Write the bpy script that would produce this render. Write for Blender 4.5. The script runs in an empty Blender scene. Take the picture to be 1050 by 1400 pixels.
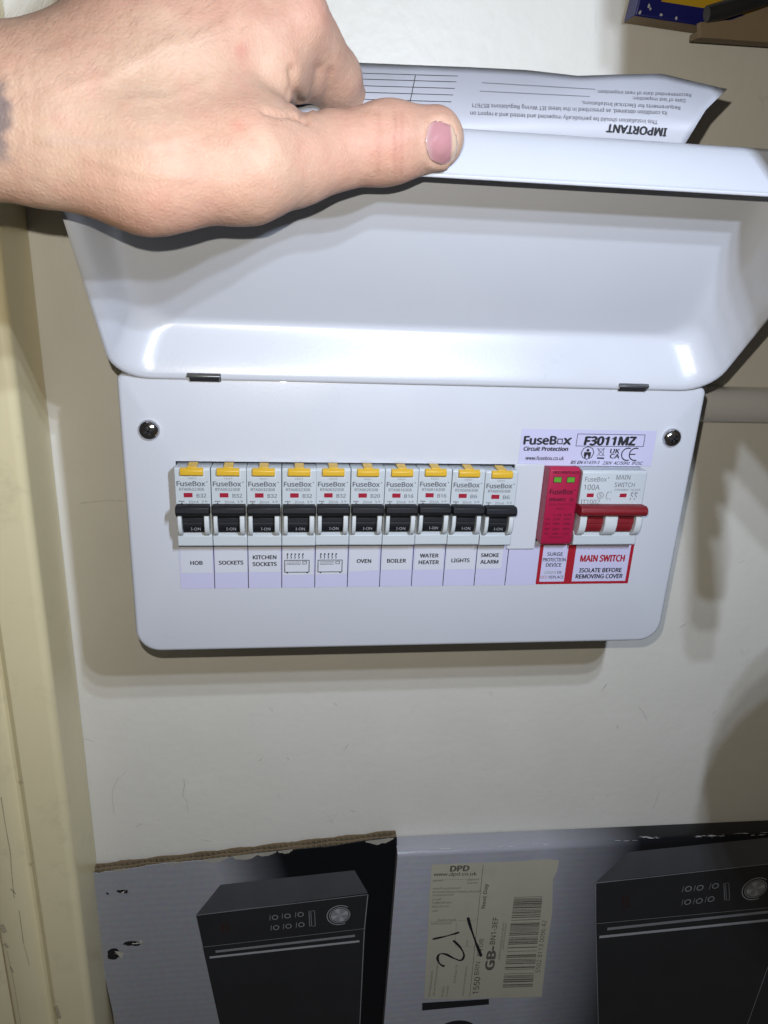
import bpy, bmesh, math, random
import numpy as np
from mathutils import Vector, Matrix
random.seed(7); rng = np.random.default_rng(7)
S = 0.001                                  # everything below is written in millimetres
scene = bpy.context.scene
col = scene.collection

# ------------------------------------------------------------------ camera
CAM = np.array([-70.33, -377.42, 184.16])
RIGHT = np.array([0.99176107, -0.11962722, 0.04581817])
UP = np.array([-0.00124814, 0.3486302, 0.93725953])
FWD = np.array([0.12809535, 0.9295947, -0.34560855])
FPX = 1042.28                              # focal length for a 1050 x 1400 frame
cam_d = bpy.data.cameras.new('camera'); cam_d.sensor_fit = 'VERTICAL'; cam_d.sensor_height = 36; cam_d.lens = FPX/1400*36
cam_d.clip_start = 0.01; cam_d.clip_end = 50
cam = bpy.data.objects.new('camera', cam_d); col.objects.link(cam); scene.camera = cam
m = Matrix.Identity(4)
for i in range(3):
    m[i][0] = RIGHT[i]; m[i][1] = UP[i]; m[i][2] = -FWD[i]; m[i][3] = CAM[i]*S
cam.matrix_world = m

# ------------------------------------------------------------------ world, lamps, exposure
world = bpy.data.worlds.new('World'); scene.world = world; world.use_nodes = True
bg = world.node_tree.nodes['Background']; bg.inputs[0].default_value = (1.0, 0.92, 0.82, 1); bg.inputs[1].default_value = 0.035
def lamp(name, pos, power, color, size):
    d = bpy.data.lights.new(name, 'POINT'); d.energy = power; d.color = color; d.shadow_soft_size = size*S
    o = bpy.data.objects.new(name, d); o.location = [c*S for c in pos]; col.objects.link(o); return o
# the phone's own flash just above the lens, and a three-emitter work lamp held up to the right
lamp('phone_flash', CAM + RIGHT*-6 + UP*17, 3.15, (1.0, 0.94, 0.825), 1.2)
LAMP = np.array([52., -385., 280.])
for k in (-1, 0, 1):
    lamp('work_lamp_emitter', LAMP + np.array([2.0*k, 6*k, 24.0*k]), 2.7, (0.69, 0.80, 1.0), 4.0)
vs = scene.view_settings; vs.view_transform = 'Standard'; vs.look = 'None'; vs.exposure = 0.0; vs.gamma = 1.0; vs.use_curve_mapping = False
scene.cycles.use_denoising = True; scene.cycles.diffuse_bounces = 1; scene.cycles.sample_clamp_indirect = 4

# ------------------------------------------------------------------ helpers
def ray(px, py): return FWD + RIGHT*((px-525)/FPX) - UP*((py-700)/FPX)
def at(px, py, y):                         # the point of the plane y = const that shows at a pixel of the photograph
    d = ray(px, py); return CAM + d*((y-CAM[1])/d[1])
def atd(px, py, dep): return CAM + ray(px, py)*dep
def topx(P):
    d = np.asarray(P, float)-CAM; z = d@FWD; return 525+FPX*(d@RIGHT)/z, 700-FPX*(d@UP)/z

class MB:
    def __init__(s): s.v = []; s.f = []
    def add(s, v, f):
        n = len(s.v); s.v += [tuple(map(float, p)) for p in v]; s.f += [tuple(i+n for i in q) for q in f]; return s
    def box(s, x0, x1, y0, y1, z0, z1):
        v = [(x, y, z) for x in (x0, x1) for y in (y0, y1) for z in (z0, z1)]
        return s.add(v, [(0,1,3,2),(4,6,7,5),(0,4,5,1),(2,3,7,6),(0,2,6,4),(1,5,7,3)])
    def prism(s, poly, axis, a, b):        # poly of 2D points, extruded along axis 'x' (poly = y,z), 'y' (x,z) or 'z' (x,y)
        n = len(poly)
        def P(q, w): return {'x': (w, q[0], q[1]), 'y': (q[0], w, q[1]), 'z': (q[0], q[1], w)}[axis]
        v = [P(q, a) for q in poly]+[P(q, b) for q in poly]
        return s.add(v, [tuple(range(n)), tuple(range(2*n-1, n-1, -1))]+[(i, (i+1) % n, n+(i+1) % n, n+i) for i in range(n)])
    def loft(s, loops, closed=True, cap0=True, cap1=True):
        n = len(loops[0]); v = [p for L in loops for p in L]; f = []
        for k in range(len(loops)-1):
            for i in range(n if closed else n-1):
                j = (i+1) % n; f.append((k*n+i, k*n+j, (k+1)*n+j, (k+1)*n+i))
        if cap0: f.append(tuple(range(n-1, -1, -1)))
        if cap1: f.append(tuple(range((len(loops)-1)*n, len(loops)*n)))
        return s.add(v, f)
    def tube(s, pts, r, n=8):
        pts = [np.array(p, float) for p in pts]; loops = []
        rr = r if hasattr(r, '__len__') else [r]*len(pts)
        for i, p in enumerate(pts):
            t = pts[min(i+1, len(pts)-1)]-pts[max(i-1, 0)]; t /= np.linalg.norm(t)
            a = np.cross(t, [0.13, 0.2, 1.0]); a /= np.linalg.norm(a); b = np.cross(t, a)
            loops.append([p+rr[i]*(a*math.cos(2*math.pi*k/n)+b*math.sin(2*math.pi*k/n)) for k in range(n)])
        return s.loft(loops)
    def flat(s, pts): return s.add(pts, [tuple(range(len(pts)))])
    def grid(s, fn, nu, nv):
        v = [fn(i/nu, j/nv) for j in range(nv+1) for i in range(nu+1)]
        return s.add(v, [(j*(nu+1)+i, j*(nu+1)+i+1, (j+1)*(nu+1)+i+1, (j+1)*(nu+1)+i) for j in range(nv) for i in range(nu)])
    def build(s, name, mat, parent=None, bevel=0, seg=2, smooth=40, label=None, recalc=True, sub=0):
        me = bpy.data.meshes.new(name); o = bpy.data.objects.new(name, me); col.objects.link(o)
        off = np.zeros(3)
        if parent is not None:
            o.parent = parent; q = parent
            while q is not None: off += np.array(q.location)/S; q = q.parent
        me.from_pydata([tuple((np.array(p)-off)*S) for p in s.v], [], s.f); me.update()
        if recalc:
            b = bmesh.new(); b.from_mesh(me); bmesh.ops.recalc_face_normals(b, faces=b.faces); b.to_mesh(me); b.free()
        me.materials.append(mat)
        if smooth:
            for q in me.polygons: q.use_smooth = True
            me.set_sharp_from_angle(angle=math.radians(smooth))
        if bevel:
            md = o.modifiers.new('bevel', 'BEVEL'); md.width = bevel*S; md.segments = seg; md.limit_method = 'ANGLE'; md.angle_limit = math.radians(35)
        if sub:
            md = o.modifiers.new('sub', 'SUBSURF'); md.levels = sub; md.render_levels = sub
        if label: o['label'] = label
        return o

def empty(name, loc, label=None, cat=None, group=None):
    o = bpy.data.objects.new(name, None); col.objects.link(o); o.location = [c*S for c in loc]; o.empty_display_size = 0.01
    tag(o, label, cat, group); return o
def tag(o, label=None, cat=None, group=None, kind=None):
    if label: o['label'] = label
    if cat: o['category'] = cat
    if group: o['group'] = group
    if kind: o['kind'] = kind
    return o

_tc = {}
try:                                       # a plain grotesque that ships with Blender itself; the built-in font otherwise
    import os
    SANS = bpy.data.fonts.load(os.path.join(bpy.utils.resource_path('LOCAL'), 'datafiles', 'fonts', 'NotoSansMath-Regular.woff2'))
except Exception:
    SANS = None
def text2d(s, bold=0.0, shear=0.0):
    """flat text as (copies of verts in a 0..1 box, faces, width/height); heavier weights are slightly shifted copies"""
    key = (s, bold, shear)
    if key in _tc: return _tc[key]
    c = bpy.data.curves.new('lettering', 'FONT'); c.body = s; c.size = 1.0
    if SANS: c.font = SANS
    c.shear = shear; c.resolution_u = 3; c.fill_mode = 'FRONT'
    o = bpy.data.objects.new('lettering', c); col.objects.link(o)
    dg = bpy.context.evaluated_depsgraph_get(); dg.update(); e = o.evaluated_get(dg); me = e.to_mesh()
    v = np.array([tuple(q.co) for q in me.vertices]); f = [tuple(p.vertices) for p in me.polygons]
    e.to_mesh_clear(); bpy.data.objects.remove(o); bpy.data.curves.remove(c)
    lo = v[:, :2].min(0); hi = v[:, :2].max(0); w = (v[:, :2]-lo)/(hi-lo); asp = float((hi-lo)[0]/(hi-lo)[1])
    cop = [w]
    if bold > 0:
        db = bold*1.3/(hi-lo)[1]
        cop = [w+np.array([i*db/asp, j*db]) for i, j in ((-1, 0), (1, 0), (0, -.7), (0, .7))]
    _tc[key] = (cop, f, asp); return _tc[key]
def text_fn(mb, s, fn, bold=0.0, shear=0.0):
    cop, f, _ = text2d(s, bold, shear)
    for k, w in enumerate(cop): mb.add([np.asarray(fn(a, b))-np.array([0, 0.006*k, 0]) for a, b in w], f)
def text_box(mb, s, x0, x1, z0, z1, y, bold=0.0, shear=0.0):
    text_fn(mb, s, lambda a, b: (x0+(x1-x0)*a, y, z0+(z1-z0)*b), bold, shear)
def text_quad(mb, s, bl, br, tl, tr, y, bold=0.0, shear=0.0):   # corners in picture units on plane y
    bl, br, tl, tr = map(np.array, (bl, br, tl, tr))
    def fn(a, b):
        q = (bl*(1-a)+br*a)*(1-b)+(tl*(1-a)+tr*a)*b; return at(q[0], q[1], y)
    text_fn(mb, s, fn, bold, shear)
def line2(mb, pts, w, y):                  # flat ribbon in an xz plane, pts in mm
    for (a, b) in zip(pts[:-1], pts[1:]):
        a = np.array(a, float); b = np.array(b, float); d = b-a; L = np.linalg.norm(d)
        if L < 1e-6: continue
        n_ = np.array([-d[1], d[0]])/L*w/2; e = d/L*w*0.35
        mb.flat([(q[0], y, q[1]) for q in (a-e-n_, b+e-n_, b+e+n_, a-e+n_)])
def linepx(mb, pts, w, y):
    line2(mb, [at(q[0], q[1], y)[[0, 2]] for q in pts], w, y)
def ring(mb, cx, cz, r0, r1, y, n=20, sx=1.0, a0=0, a1=2*math.pi):
    v = []; f = []; full = abs(a1-a0-2*math.pi) < 1e-6; m_ = n if full else n+1
    for k in range(m_):
        a = a0+(a1-a0)*k/n
        v += [(cx+sx*r0*math.cos(a), y, cz+r0*math.sin(a)), (cx+sx*r1*math.cos(a), y, cz+r1*math.sin(a))]
    for k in range(n):
        j = (k+1) % m_; f.append((2*k, 2*k+1, 2*j+1, 2*j))
    mb.add(v, f)
def disc(mb, cx, cz, r, y, n=20, sx=1.0):
    mb.flat([(cx+sx*r*math.cos(2*math.pi*k/n), y, cz+r*math.sin(2*math.pi*k/n)) for k in range(n)])
def rrect(x0, x1, z0, z1, r, n=6):
    rs = r if hasattr(r, '__len__') else (r,)*4     # bl, br, tr, tl
    P = []
    for (cx, cz, a, q) in ((x0+rs[0], z0+rs[0], 180, rs[0]), (x1-rs[1], z0+rs[1], 270, rs[1]), (x1-rs[2], z1-rs[2], 0, rs[2]), (x0+rs[3], z1-rs[3], 90, rs[3])):
        for k in range(n+1):
            t = math.radians(a+90*k/n); P.append((cx+q*math.cos(t), cz+q*math.sin(t)))
    return P

# ------------------------------------------------------------------ materials
def mat(name, c, rough=0.5, metal=0.0, var=0.04, vscale=60.0, bump=0.0, bscale=400.0, spec=0.5, coat=0.0, dirt=0.0, dirtc=(0.2, 0.17, 0.12), rvar=0.08):
    M = bpy.data.materials.new(name); M.use_nodes = True; nt = M.node_tree; N = nt.nodes; L = nt.links
    b = N['Principled BSDF']; b.inputs['Roughness'].default_value = rough; b.inputs['Metallic'].default_value = metal
    b.inputs['Specular IOR Level'].default_value = spec; b.inputs['Coat Weight'].default_value = coat
    tc = N.new('ShaderNodeTexCoord')
    nz = N.new('ShaderNodeTexNoise'); nz.inputs['Scale'].default_value = vscale; nz.inputs['Detail'].default_value = 5
    L.new(tc.outputs['Object'], nz.inputs['Vector'])
    mx = N.new('ShaderNodeMix'); mx.data_type = 'RGBA'
    mx.inputs['A'].default_value = (*[max(0, q*(1-var)) for q in c], 1); mx.inputs['B'].default_value = (*[min(1, q*(1+var)) for q in c], 1)
    L.new(nz.outputs['Fac'], mx.inputs['Factor']); out = mx.outputs['Result']
    if dirt:
        n2 = N.new('ShaderNodeTexNoise'); n2.inputs['Scale'].default_value = 35; n2.inputs['Detail'].default_value = 8; n2.inputs['Roughness'].default_value = 0.7
        L.new(tc.outputs['Object'], n2.inputs['Vector'])
        r = N.new('ShaderNodeMapRange'); r.inputs['From Min'].default_value = 0.55; r.inputs['From Max'].default_value = 0.8; r.inputs['To Max'].default_value = dirt
        L.new(n2.outputs['Fac'], r.inputs['Value'])
        m2 = N.new('ShaderNodeMix'); m2.data_type = 'RGBA'; L.new(r.outputs['Result'], m2.inputs['Factor']); L.new(out, m2.inputs['A']); m2.inputs['B'].default_value = (*dirtc, 1)
        out = m2.outputs['Result']
    L.new(out, b.inputs['Base Color'])
    rr = N.new('ShaderNodeMapRange'); rr.inputs['To Min'].default_value = max(0.02, rough-rvar); rr.inputs['To Max'].default_value = min(1, rough+rvar)
    L.new(nz.outputs['Fac'], rr.inputs['Value']); L.new(rr.outputs['Result'], b.inputs['Roughness'])
    if bump:
        n3 = N.new('ShaderNodeTexNoise'); n3.inputs['Scale'].default_value = bscale; n3.inputs['Detail'].default_value = 4
        L.new(tc.outputs['Object'], n3.inputs['Vector'])
        bp = N.new('ShaderNodeBump'); bp.inputs['Strength'].default_value = bump; bp.inputs['Distance'].default_value = 0.001
        L.new(n3.outputs['Fac'], bp.inputs['Height']); L.new(bp.outputs['Normal'], b.inputs['Normal'])
    return M

M = {}
M['white'] = mat('white_enamel', (0.54, 0.55, 0.585), 0.31, var=0.02, vscale=28, bump=0.05, bscale=700, coat=0.15, rvar=0.09)
M['case'] = mat('white_case', (0.72, 0.72, 0.74), 0.45, var=0.02)
M['module'] = mat('module_plastic', (0.465, 0.50, 0.52), 0.42, var=0.02, bump=0.03, bscale=1500)
M['module_light'] = mat('module_light_plastic', (0.535, 0.56, 0.57), 0.4, var=0.02)
M['black'] = mat('black_plastic', (0.007, 0.0075, 0.010), 0.55, spec=0.3, var=0.3, bump=0.05, bscale=1200)
M['yellow'] = mat('yellow_plastic', (0.60, 0.36, 0.022), 0.4, var=0.05)
M['red'] = mat('red_plastic', (0.175, 0.010, 0.015), 0.45, spec=0.35, var=0.06)
M['redink'] = mat('red_ink', (0.33, 0.008, 0.02), 0.5)
M['window_red'] = mat('red_flag', (0.30, 0.012, 0.03), 0.35, var=0.1)
M['pink'] = mat('crimson_plastic', (0.35, 0.009, 0.05), 0.45, var=0.05)
M['green'] = mat('green_flag', (0.10, 0.30, 0.03), 0.35, var=0.1)
M['ink'] = mat('black_ink', (0.018, 0.018, 0.022), 0.5)
M['greyink'] = mat('grey_ink', (0.12, 0.125, 0.14), 0.5)
M['pinkink'] = mat('dark_ink_on_crimson', (0.07, 0.003, 0.018), 0.5)
M['whiteink'] = mat('white_ink', (0.30, 0.30, 0.31), 0.5)
M['lilac'] = mat('lilac_label', (0.50, 0.485, 0.65), 0.45, var=0.015)
M['paperwhite'] = mat('white_label', (0.555, 0.56, 0.61), 0.5, var=0.015)
M['dark'] = mat('dark_gap', (0.01, 0.01, 0.012), 0.7)
M['chrome'] = mat('chrome', (0.62, 0.62, 0.64), 0.14, metal=1.0, var=0.05)
M['steel'] = mat('zinc_steel', (0.22, 0.22, 0.22), 0.4, metal=1.0, var=0.1)
M['cream'] = mat('cream_gloss_paint', (0.90, 0.785, 0.485), 0.33, var=0.05, vscale=14, bump=0.10, bscale=90, dirt=0.35, dirtc=(0.42, 0.36, 0.24))
M['trunk'] = mat('painted_conduit', (0.80, 0.78, 0.76), 0.3, var=0.06, vscale=30, bump=0.05, bscale=200, dirt=0.2)
M['kraft'] = mat('brown_cardboard', (0.27, 0.195, 0.115), 0.8, var=0.12, vscale=120, bump=0.1, bscale=700)
M['kraftdark'] = mat('cardboard_flute', (0.20, 0.155, 0.09), 0.85, var=0.2, vscale=200)
M['cream_paper'] = mat('torn_paper', (0.52, 0.48, 0.40), 0.8, var=0.1)
M['blue'] = mat('blue_carton', (0.012, 0.014, 0.16), 0.35, var=0.1)
M['yellowcard'] = mat('yellow_carton', (0.62, 0.38, 0.02), 0.4, var=0.06)
M['rubber'] = mat('black_rubber', (0.02, 0.02, 0.022), 0.45, var=0.2, bump=0.1)
M['scuff'] = mat('white_scuff', (0.6, 0.6, 0.6), 0.6, var=0.2, vscale=800)
M['ship'] = mat('shipping_label_paper', (0.58, 0.545, 0.42), 0.55, var=0.06, vscale=40, dirt=0.3, dirtc=(0.3, 0.27, 0.19))
M['shipink'] = mat('faded_ink', (0.14, 0.125, 0.10), 0.6, var=0.3, vscale=300)
M['ovendark'] = mat('print_oven_black', (0.032, 0.032, 0.034), 0.22, var=0.2, vscale=30)
M['oventop'] = mat('print_oven_grey', (0.10, 0.10, 0.105), 0.35, var=0.25, vscale=30)
M['ovenline'] = mat('print_light_grey', (0.48, 0.48, 0.49), 0.35, var=0.1)
M['ovenmid'] = mat('print_mid_grey', (0.30, 0.30, 0.31), 0.35, var=0.1)
M['ovenred'] = mat('print_display', (0.06, 0.012, 0.008), 0.35)
M['chip'] = mat('bare_wood_chip', (0.52, 0.44, 0.29), 0.8, var=0.3, vscale=500)
M['hair'] = mat('arm_hair', (0.20, 0.13, 0.08), 0.5)
M['sheet'] = mat('paper_sheet', (0.39, 0.39, 0.42), 0.55, var=0.02, vscale=25)
M['frost'] = mat('clear_film_torn', (0.7, 0.7, 0.72), 0.3)

def wall_material():
    Mw = mat('painted_plaster', (0.905, 0.865, 0.765), 0.42, var=0.045, vscale=22, bump=0.30, bscale=130, dirt=0.10, dirtc=(0.62, 0.58, 0.50))
    nt = Mw.node_tree; N = nt.nodes; L = nt.links; b = N['Principled BSDF']
    tc = next(n for n in N if n.type == 'TEX_COORD'); src = b.inputs['Base Color'].links[0].from_socket
    # fine hairline scratches and specks
    mp = N.new('ShaderNodeMapping'); mp.inputs['Rotation'].default_value = (0, 0.5, 0); mp.inputs['Scale'].default_value = (1.0, 1.0, 0.5); L.new(tc.outputs['Object'], mp.inputs['Vector'])
    wn = N.new('ShaderNodeTexNoise'); wn.inputs['Scale'].default_value = 19; wn.inputs['Detail'].default_value = 6; L.new(mp.outputs['Vector'], wn.inputs['Vector'])
    sb = N.new('ShaderNodeMath'); sb.operation = 'SUBTRACT'; sb.inputs[1].default_value = 0.5; L.new(wn.outputs['Fac'], sb.inputs[0])
    ab = N.new('ShaderNodeMath'); ab.operation = 'ABSOLUTE'; L.new(sb.outputs[0], ab.inputs[0])
    ln = N.new('ShaderNodeMapRange'); ln.inputs['From Min'].default_value = 0.0; ln.inputs['From Max'].default_value = 0.006; ln.inputs['To Min'].default_value = 1; ln.inputs['To Max'].default_value = 0; L.new(ab.outputs[0], ln.inputs['Value'])
    ms = N.new('ShaderNodeTexNoise'); ms.inputs['Scale'].default_value = 38; ms.inputs['Detail'].default_value = 2; L.new(tc.outputs['Object'], ms.inputs['Vector'])
    mr = N.new('ShaderNodeMapRange'); mr.inputs['From Min'].default_value = 0.60; mr.inputs['From Max'].default_value = 0.68; mr.inputs['To Max'].default_value = 0.42; L.new(ms.outputs['Fac'], mr.inputs['Value'])
    mu = N.new('ShaderNodeMath'); mu.operation = 'MULTIPLY'; L.new(ln.outputs['Result'], mu.inputs[0]); L.new(mr.outputs['Result'], mu.inputs[1])
    sp = N.new('ShaderNodeTexNoise'); sp.inputs['Scale'].default_value = 170; sp.inputs['Detail'].default_value = 1; L.new(tc.outputs['Object'], sp.inputs['Vector'])
    sr = N.new('ShaderNodeMapRange'); sr.inputs['From Min'].default_value = 0.79; sr.inputs['From Max'].default_value = 0.83; sr.inputs['To Max'].default_value = 0.5; L.new(sp.outputs['Fac'], sr.inputs['Value'])
    mxm = N.new('ShaderNodeMath'); mxm.operation = 'MAXIMUM'; L.new(mu.outputs[0], mxm.inputs[0]); L.new(sr.outputs['Result'], mxm.inputs[1])
    mk = N.new('ShaderNodeMix'); mk.data_type = 'RGBA'; L.new(mxm.outputs[0], mk.inputs['Factor']); L.new(src, mk.inputs['A']); mk.inputs['B'].default_value = (0.66, 0.62, 0.55, 1)
    L.new(mk.outputs['Result'], b.inputs['Base Color'])
    return Mw
M['wall'] = wall_material()

def gradient_print(name, stops, x0, x1, rough=0.33, vert=None):
    """printed carton face: tone runs along x (mm, world) through stops"""
    Mg = bpy.data.materials.new(name); Mg.use_nodes = True; nt = Mg.node_tree; N = nt.nodes; L = nt.links; b = N['Principled BSDF']
    g = N.new('ShaderNodeNewGeometry'); sx = N.new('ShaderNodeSeparateXYZ'); L.new(g.outputs['Position'], sx.inputs[0])
    mr = N.new('ShaderNodeMapRange'); mr.inputs['From Min'].default_value = x0*S; mr.inputs['From Max'].default_value = x1*S
    nz = N.new('ShaderNodeTexNoise'); nz.inputs['Scale'].default_value = 60; nz.inputs['Detail'].default_value = 6
    v = sx.outputs['X']
    if vert:
        mz = N.new('ShaderNodeMath'); mz.operation = 'MULTIPLY_ADD'; mz.inputs[1].default_value = vert; L.new(sx.outputs['Z'], mz.inputs[0]); L.new(v, mz.inputs[2]); v = mz.outputs[0]
    L.new(v, mr.inputs['Value'])
    cr = N.new('ShaderNodeValToRGB'); L.new(mr.outputs['Result'], cr.inputs['Fac'])
    while len(cr.color_ramp.elements) < len(stops): cr.color_ramp.elements.new(0.5)
    for e, (p_, c_) in zip(cr.color_ramp.elements, stops): e.position = p_; e.color = (*c_, 1)
    mx = N.new('ShaderNodeMix'); mx.data_type = 'RGBA'; mx.blend_type = 'MULTIPLY'; mx.inputs['Factor'].default_value = 0.25
    L.new(cr.outputs['Color'], mx.inputs['A']); L.new(nz.outputs['Color'], mx.inputs['B']); L.new(mx.outputs['Result'], b.inputs['Base Color'])
    wv = N.new('ShaderNodeTexWave'); wv.bands_direction = 'Z'; wv.inputs['Scale'].default_value = 45; wv.inputs['Distortion'].default_value = 1.5
    tc = N.new('ShaderNodeTexCoord'); L.new(tc.outputs['Object'], wv.inputs['Vector'])
    bp = N.new('ShaderNodeBump'); bp.inputs['Strength'].default_value = 0.06; bp.inputs['Distance'].default_value = 0.001; L.new(wv.outputs['Fac'], bp.inputs['Height']); L.new(bp.outputs['Normal'], b.inputs['Normal'])
    b.inputs['Roughness'].default_value = rough
    return Mg

# ------------------------------------------------------------------ the setting: wall
WALL = 130.0
wb = MB(); wb.flat([(-700, WALL, -800), (800, WALL, -800), (800, WALL, 700), (-700, WALL, 700)])
WALLOB = tag(wb.build('wall', M['wall'], smooth=0), 'cream painted wall behind the fuse box', kind='structure')
mk_ = MB()
for pts, w in (([(823, 944), (829, 936)], 1.2), ([(896, 1098), (902, 1082)], 0.5), ([(893, 1106), (896, 1099)], 0.4), ([(873, 966), (879, 974), (885, 985)], 0.5), ([(844, 992), (845, 996)], 0.9), ([(155, 1078), (160, 1066), (172, 1056)], 0.5), ([(156, 1112), (153, 1090), (155, 1078)], 0.35), ([(250, 1088), (253, 1074), (252, 1066)], 0.7), ([(258, 1112), (256, 1096), (250, 1088)], 0.35), ([(186, 1130), (194, 1126)], 0.9), ([(276, 1148), (290, 1151)], 0.6), ([(355, 1040), (357, 1038)], 1.0), ([(393, 1036), (396, 1038)], 1.2), ([(472, 1024), (476, 1018)], 0.8), ([(458, 962), (461, 965)], 0.7), ([(480, 1108), (486, 1110)], 0.7), ([(974, 977), (979, 972)], 1.0), ([(930, 858), (937, 853)], 1.4), ([(752, 1082), (754, 1083)], 0.8), ([(1010, 770), (1018, 766)], 0.5), ([(115, 1010), (128, 1014)], 0.5), ([(110, 688), (150, 684), (180, 686)], 0.5)):
    q_ = [at(a+rng.normal(0, .4), b, WALL-0.25)[[0, 2]] for a, b in pts]; line2(mk_, q_, w, WALL-0.25)
tag(mk_.build('scratch_marks', mat('wall_scratch', (0.72, 0.68, 0.60), 0.7, var=0.35, vscale=300), WALLOB, smooth=0), kind='stuff')

# ------------------------------------------------------------------ door frame at the left
df = empty('door_frame', (-250, 100, -700), 'cream painted wooden door frame moulding beside the wall on the left', 'door frame')
prof = [(-223, WALL-0.5), (-223, 84)]
for k in range(7):
    a = math.radians(90*k/6); prof.append((-229+6*math.cos(a), 82-6*math.sin(a)))
prof += [(-249, 75), (-251, 76.2), (-253, 78.5), (-255.5, 79), (-258, 76), (-260, 73.5), (-263, 72.8), (-277, 72.6), (-279.5, 73.5), (-281, 76)]
prof2 = [(-281.05, WALL-0.5), (-281.05, 79.0), (-283, 78.2), (-330, 78), (-420, 78), (-420, WALL-0.5)]
MB().prism(prof+[(-281, WALL-0.5)], 'z', -700, 600).build('moulding', M['cream'], df, smooth=30)
MB().prism(prof2, 'z', -700, 600).build('jamb', M['cream'], df, bevel=1.5)

# ------------------------------------------------------------------ trunking on the right
tk = MB(); tp_ = [(WALL-0.4, 67.5)]
for k in range(13):
    an = math.radians(-90+180*k/12); tp_.append((121.5-8.5*math.cos(an), 79.5+12*math.sin(an)))
tp_.append((WALL-0.4, 91.5)); tk.prism(tp_, 'x', 146.5, 520)
tag(tk.build('conduit_pipe', M['trunk'], smooth=40), 'grey painted conduit running along the wall right of the fuse box', 'conduit')

# ------------------------------------------------------------------ the consumer unit
U = empty('fuse_box', (0, WALL, -38), 'white metal fuse box on the wall with its lid swung open', 'fuse box')
MB().box(-147, 147, 2.5, WALL-0.5, -34, 109.5).build('enclosure', M['case'], U, bevel=2)
MB().box(-126, 122, 2.0, 2.4, 25, 72.5).build('gap_shade_plate', M['dark'], U, smooth=0)  # dark backing added so the gap above the modules looks shaded
# front cover: plate with a rounded rim, a return flange and an opening for the modules
def cover():
    hole = [(-125.2, 26.5), (121.0, 26.5), (121.0, 71.0), (-125.2, 71.0)]
    R = 13
    def loop(ins, y):
        return [(x, y, z) for x, z in rrect(-151+ins, 151-ins, -38.3+ins, 114-ins, (R-ins, R-ins, 3, 3), 8)]
    loops = [loop(2.2, 0.0), loop(1.2, 0.25), loop(0.4, 0.9), loop(0.0, 2.0), loop(0, 24)]
    mb = MB(); mb.loft(loops, cap0=False, cap1=False)
    b = bmesh.new(); vo = [b.verts.new(q) for q in loops[0]]; vh = [b.verts.new((x, 0, z)) for x, z in hole]
    es = [b.edges.new((vo[i], vo[(i+1) % len(vo)])) for i in range(len(vo))]+[b.edges.new((vh[i], vh[(i+1) % 4])) for i in range(4)]
    bmesh.ops.triangle_fill(b, use_beauty=True, edges=es)
    b.verts.index_update(); mb.add([tuple(v.co) for v in b.verts], [tuple(v.index for v in f.verts) for f in b.faces]); b.free()
    mb.loft([[(x, 0, z) for x, z in hole], [(x, 1.3, z) for x, z in hole]], cap0=False, cap1=False)
    o = mb.build('front_cover', M['white'], U, smooth=50)
    bb = bmesh.new(); bb.from_mesh(o.data); bmesh.ops.remove_doubles(bb, verts=bb.verts, dist=1e-6); bmesh.ops.recalc_face_normals(bb, faces=bb.faces); bb.to_mesh(o.data); bb.free()
    o.data.set_sharp_from_angle(angle=math.radians(50))
    return o
FC = cover()

# lid: a deep tray hinged along the top of the cover, open at 138 degrees
LA = math.radians(48); HZ = 113.3
LU = np.array([0, -math.cos(LA), math.sin(LA)]); LN = np.array([0, -math.sin(LA), -math.cos(LA)]); LH = np.array([0, -1.2, HZ])
def lidp(x, t, h): return LH+np.array([x, 0, 0])+LU*t-LN*h
LIDL = 122.5
def lid():
    def Hf(t): return 22.5+8.5*min(max((t-14)/108, 0), 1)
    def loop(ins, rho, hin, R, free, dh=0.0):
        L = rrect(-151.5+ins, 151.5-ins, hin, LIDL-free, (max(R-ins*0.2, 3), max(R-ins*0.2, 3), 9, 9), 8)
        return [lidp(x, t, rho*Hf(t)+dh) for x, t in L]
    th = 1.3; R = 17
    rho = [0, 0.03, 0.09, 0.17, 0.27, 0.45, 0.62, 0.74, 0.84, 0.92, 0.97, 0.992, 1.0]
    side = [1.2, 2.0, 3.0, 4.0, 5.0, 6.5, 8.2, 9.5, 11.4, 14.0, 16.6, 19.4, 22.5]
    hinge = [1.8, 2.4, 3.4, 4.5, 5.8, 7.9, 9.9, 11.3, 12.5, 13.6, 14.7, 15.9, 17.5]
    free = [0, 0.03, 0.06, 0.1, 0.15, 0.2, 0.35, 0.6, 1.3, 2.6, 4.2, 6.0, 8.5]
    inn = [loop(a+th*0.4, r_, b_+th*0.4, R, f_+th) for r_, a, b_, f_ in zip(rho, side, hinge, free)]
    out = [loop(max(a-2.2, 0), r_, max(b_-2.2, 0), R, f_, dh=th*max(r_, 0.35)) for r_, a, b_, f_ in zip(rho, side, hinge, free)]
    rim = [loop(-0.3, 0, -0.3, R, -0.3, -0.6), loop(th*0.5, 0, th*0.5, R, th*.5, -1.0), loop(th+0.1, 0, th+0.1, R, th+.05, -0.45)]
    mb = MB(); mb.loft(out[::-1]+rim+inn, cap0=True, cap1=True)
    return mb.build('lid', M['white'], U, smooth=60)
LID = lid()
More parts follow.
